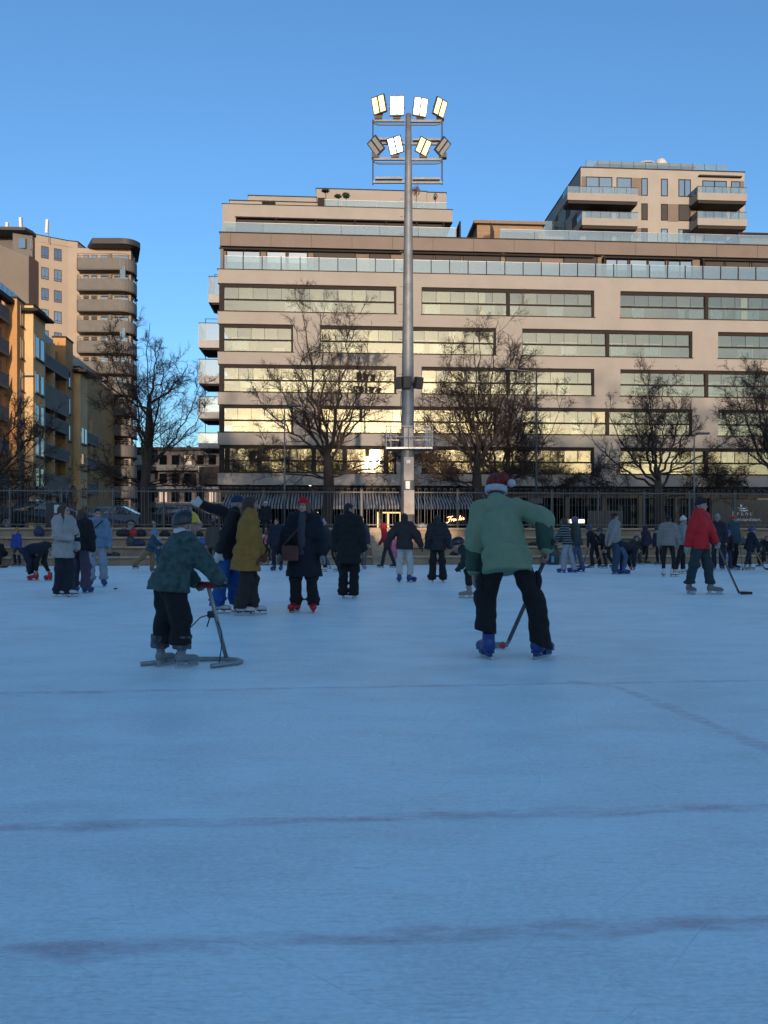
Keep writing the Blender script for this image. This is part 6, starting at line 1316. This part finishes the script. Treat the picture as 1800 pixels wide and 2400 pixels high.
sit = dict(feet=((-.12, .42, 0), (.12, .42, 0)), lean=30, skate=HK)
seated('person in black seated on the lowest terrace step at its far end, lacing a skate', 6, 0, 1.55, 178, top=JK(BLK, .05, .04), bot=STRAIGHT(BLK), hair='short', hairc='dark', hands=((-.1, .36, .35), (.1, .36, .35)), feet=((-.12, .42, 0), (.12, .42, 0)), lean=48, skate=HK)
seated('person in dark brown jacket seated on the terrace with back turned partly', 1480, 0, 1.60, 200, top=JK(k_('jacket_bark', (.03, .022, .018)), .05, .04), bot=STRAIGHT(k_('trousers_moss', (.05, .055, .045))), hair='short', hairc='dark', hands=((-.1, .3, .5), (.1, .3, .5)), **sit)
seated('person in black seated at the terrace beside the orange helmet', 1796, 0, 1.6, 160, top=JK(BLK, .05, .04), bot=STRAIGHT(BLK), hair='short', hairc='fair', hands=((-.1, .3, .5), (.1, .3, .5)), **sit)
q = px(147, HZ, 35.5); q.z = TB; person('dark-haired passer-by in black behind the fence near the ochre building', q, 170, H=1.62, d=35, top=JK(BLK, .04, .2), bot=SLIM(BLK, .08), hair='bob', hairc='dark', shoes=BLK, skin=SKIN2)
# bags and odds and ends
bl = k_('bag_black', (.014, .014, .016), .7); bb = k_('bag_blue', (.02, .10, .36), .6); bg_ = k_('bag_navy', (.02, .03, .08), .7); br_ = k_('bag_red', (.36, .02, .03), .6); bgr = k_('bag_charcoal', (.05, .05, .055), .7)
for x, i, sz, m, lb in ((100, 2, (.34, .26, .42), bg_, 'navy blue sports bag standing on the terrace behind the oat coat'), (299, 2, (.55, .3, .3), bl, 'slumped black bag beside the red bag on the terrace'), (322, 2, (.34, .25, .34), br_, 'red bag between two black bags on the terrace'), (340, 2, (.36, .3, .30), bl, 'black backpack right of the red bag on the terrace'),
                        (312, 1, (.34, .25, .42), bgr, 'charcoal backpack leaning on the terrace below the red bag'), (330, 1, (.5, .3, .24), bg_, 'dark blue duffel lying beside the charcoal backpack'), (482, 1, (.6, .35, .34), bb, 'bright blue duffel bag on the terrace left of the waving woman'), (497, 1, (.2, .2, .3), k_('bag_ochre', (.35, .16, .04)), 'small orange pouch next to the bright blue duffel'),
                        (474, 2, (.4, .3, .22), bl, 'flat black bag on the upper terrace behind the yellow helmet'), (395, 2, (.4, .3, .24), bl, 'small black bag on the upper terrace above the child helmet'), (485, 0, (.4, .3, .18), bl, 'low black bag on the lowest seat beside the royal blue trousers'), (250, 0, (.45, .3, .14), bl, 'flat dark bag on the lowest seat behind the blue jumper'), (272, 0, (.3, .25, .14), bgr, 'grey shoes bundle on the lowest seat behind the blue jumper'),
                        (1046, 1, (.35, .2, .08), br_, 'small red pouch on the terrace right of the black puffer woman'), (1075, 1, (.45, .3, .10), bl, 'flat black jacket on the terrace left of the green fleece'), (1066, 0, (.3, .25, .16), bl, 'black shoe bag at the foot of the terrace left of the green fleece'), (1256, 1, (.4, .3, .14), bl, 'black bundle on the terrace right of the green fleece'), (1413, 2, (.6, .3, .12), k_('jacket_rust', (.12, .06, .03)), 'rust brown jacket thrown on the terrace above the skater in black'),
                        (1419, 1, (.6, .35, .35), bl, 'large black bag on the terrace behind the half-hidden skater'), (1497, 1, (.34, .3, .4), k_('bag_teal', (.015, .11, .14)), 'teal bag on the terrace beside the plum hooded person'), (1532, 1, (.45, .3, .34), k_('bag_pink', (.45, .12, .17)), 'pink bag on the terrace right of the plum hooded person'), (1605, 1, (.4, .3, .3), bl, 'black bag on the terrace behind the red anorak'), (1742, 1, (.5, .3, .34), bgr, 'grey bag on the terrace behind the young navy player'), (972, 3, (.3, .2, .16), WHT, 'small white helmet bag on the top ledge right of the mast'), (1000, 3, (.42, .25, .2), k_('bag_whiteblack', (.2, .2, .2), .7, .4, 60, .9, 12), 'black and white gear bundle on the top ledge right of the mast')):
    soft_bag(lb, on_step(x, i, .42 if i < 3 else .3), sz, m, TR+rnd.uniform(-.3, .3), group='bags on the terrace')
# green milk-can shaped litter bin
q = gp(1296, 1325); q = on_step(1296, 0, -.28); q.z = 0
bn = thing('litter_bin', 'dark green churn-shaped litter bin at the edge of the ice', 'bin', q, 0); gm2 = M('bin_green', (.02, .036, .034), .45, .2, 6)
MB().lathe([(.20, 0), (.22, .03), (.22, .52), (.19, .60), (.15, .66), (.14, .70)], (0, 0, 0), 20).build('barrel', gm2, bn, True); MB().lathe([(.13, .70), (.14, .705), (.20, .73), (.19, .76), (.08, .79), (.02, .795)], (0, 0, 0), 20).build('lid', gm2, bn, True)
MB().tube([(.2, 0, .35), (.29, 0, .38), (.29, 0, .46), (.2, 0, .5)], .015, 6).build('handle', gm2, bn); put('sticker', -.13, -.03, -.226, -.19, .1, .34, M('sticker_blue', (.06, .28, .45), .5, 0), bn)
# parked cars, seen over the ledge behind the fence
def car(label, x, d, col, rz=0):
    q = px(x, HZ, d); q.z = TB; t = thing('parked_car', label, 'car', q, rz, 'parked cars'); paint = M('paint_'+'_'.join(str(int(c*100)) for c in col), col, .25, 0, coat=.6); m = MB()
    prof = [(-2.1, .35), (-2.15, .7), (-1.95, .92), (-1.3, .98), (-.75, 1.42), (.75, 1.46), (1.6, 1.02), (2.05, .9), (2.12, .45), (2.0, .3)]; n = len(prof)
    W = lambda z: .84 if z < 1.0 else .68
    v = [(x_, -W(z), z) for x_, z in prof]+[(x_, W(z), z) for x_, z in prof]; m.add(v, [tuple(range(n)), tuple(range(2*n-1, n-1, -1))]+[(i, n+i, n+(i+1) % n, (i+1) % n) for i in range(n)]); bevel_obj(m.build('body', paint, t), .05, 2)
    for s in (-1, 1):
        MB().add([(-1.15, s*.79, 1.0), (1.35, s*.79, 1.02), (.72, s*.70, 1.40), (-.72, s*.70, 1.37)], [(0, 1, 2, 3)]).build('side_window', gl_dark, t)
        for wx in (-1.3, 1.35):
            w_ = MB(); w_.lathe([(.2, -.09), (.32, -.09), (.32, .09), (.2, .09)], (0, 0, 0), 16); o = w_.build('wheel', tape, t, loc=(wx, s*.78, .32), rot=(R(90), 0, 0)); MB().lathe([(.02, -.1), (.2, -.1), (.2, .1), (.02, .1)], (0, 0, 0), 12).build('rim', alu, o)
    for s in (-1, 1): put('headlight', 2.05, 2.11, s*.6-.15, s*.6+.15, .68, .82, M('lens', (.7, .7, .7), .2, 0), t)
car('dark parked car behind the fence below the cream bays', 92, 40, (.02, .022, .025), R(6)); car('dark grey parked car behind the fence beside the pale tower foot', 262, 47, (.05, .06, .07), R(4)); car('black parked car behind the fence between the towers', 420, 45, (.015, .016, .02), R(2))
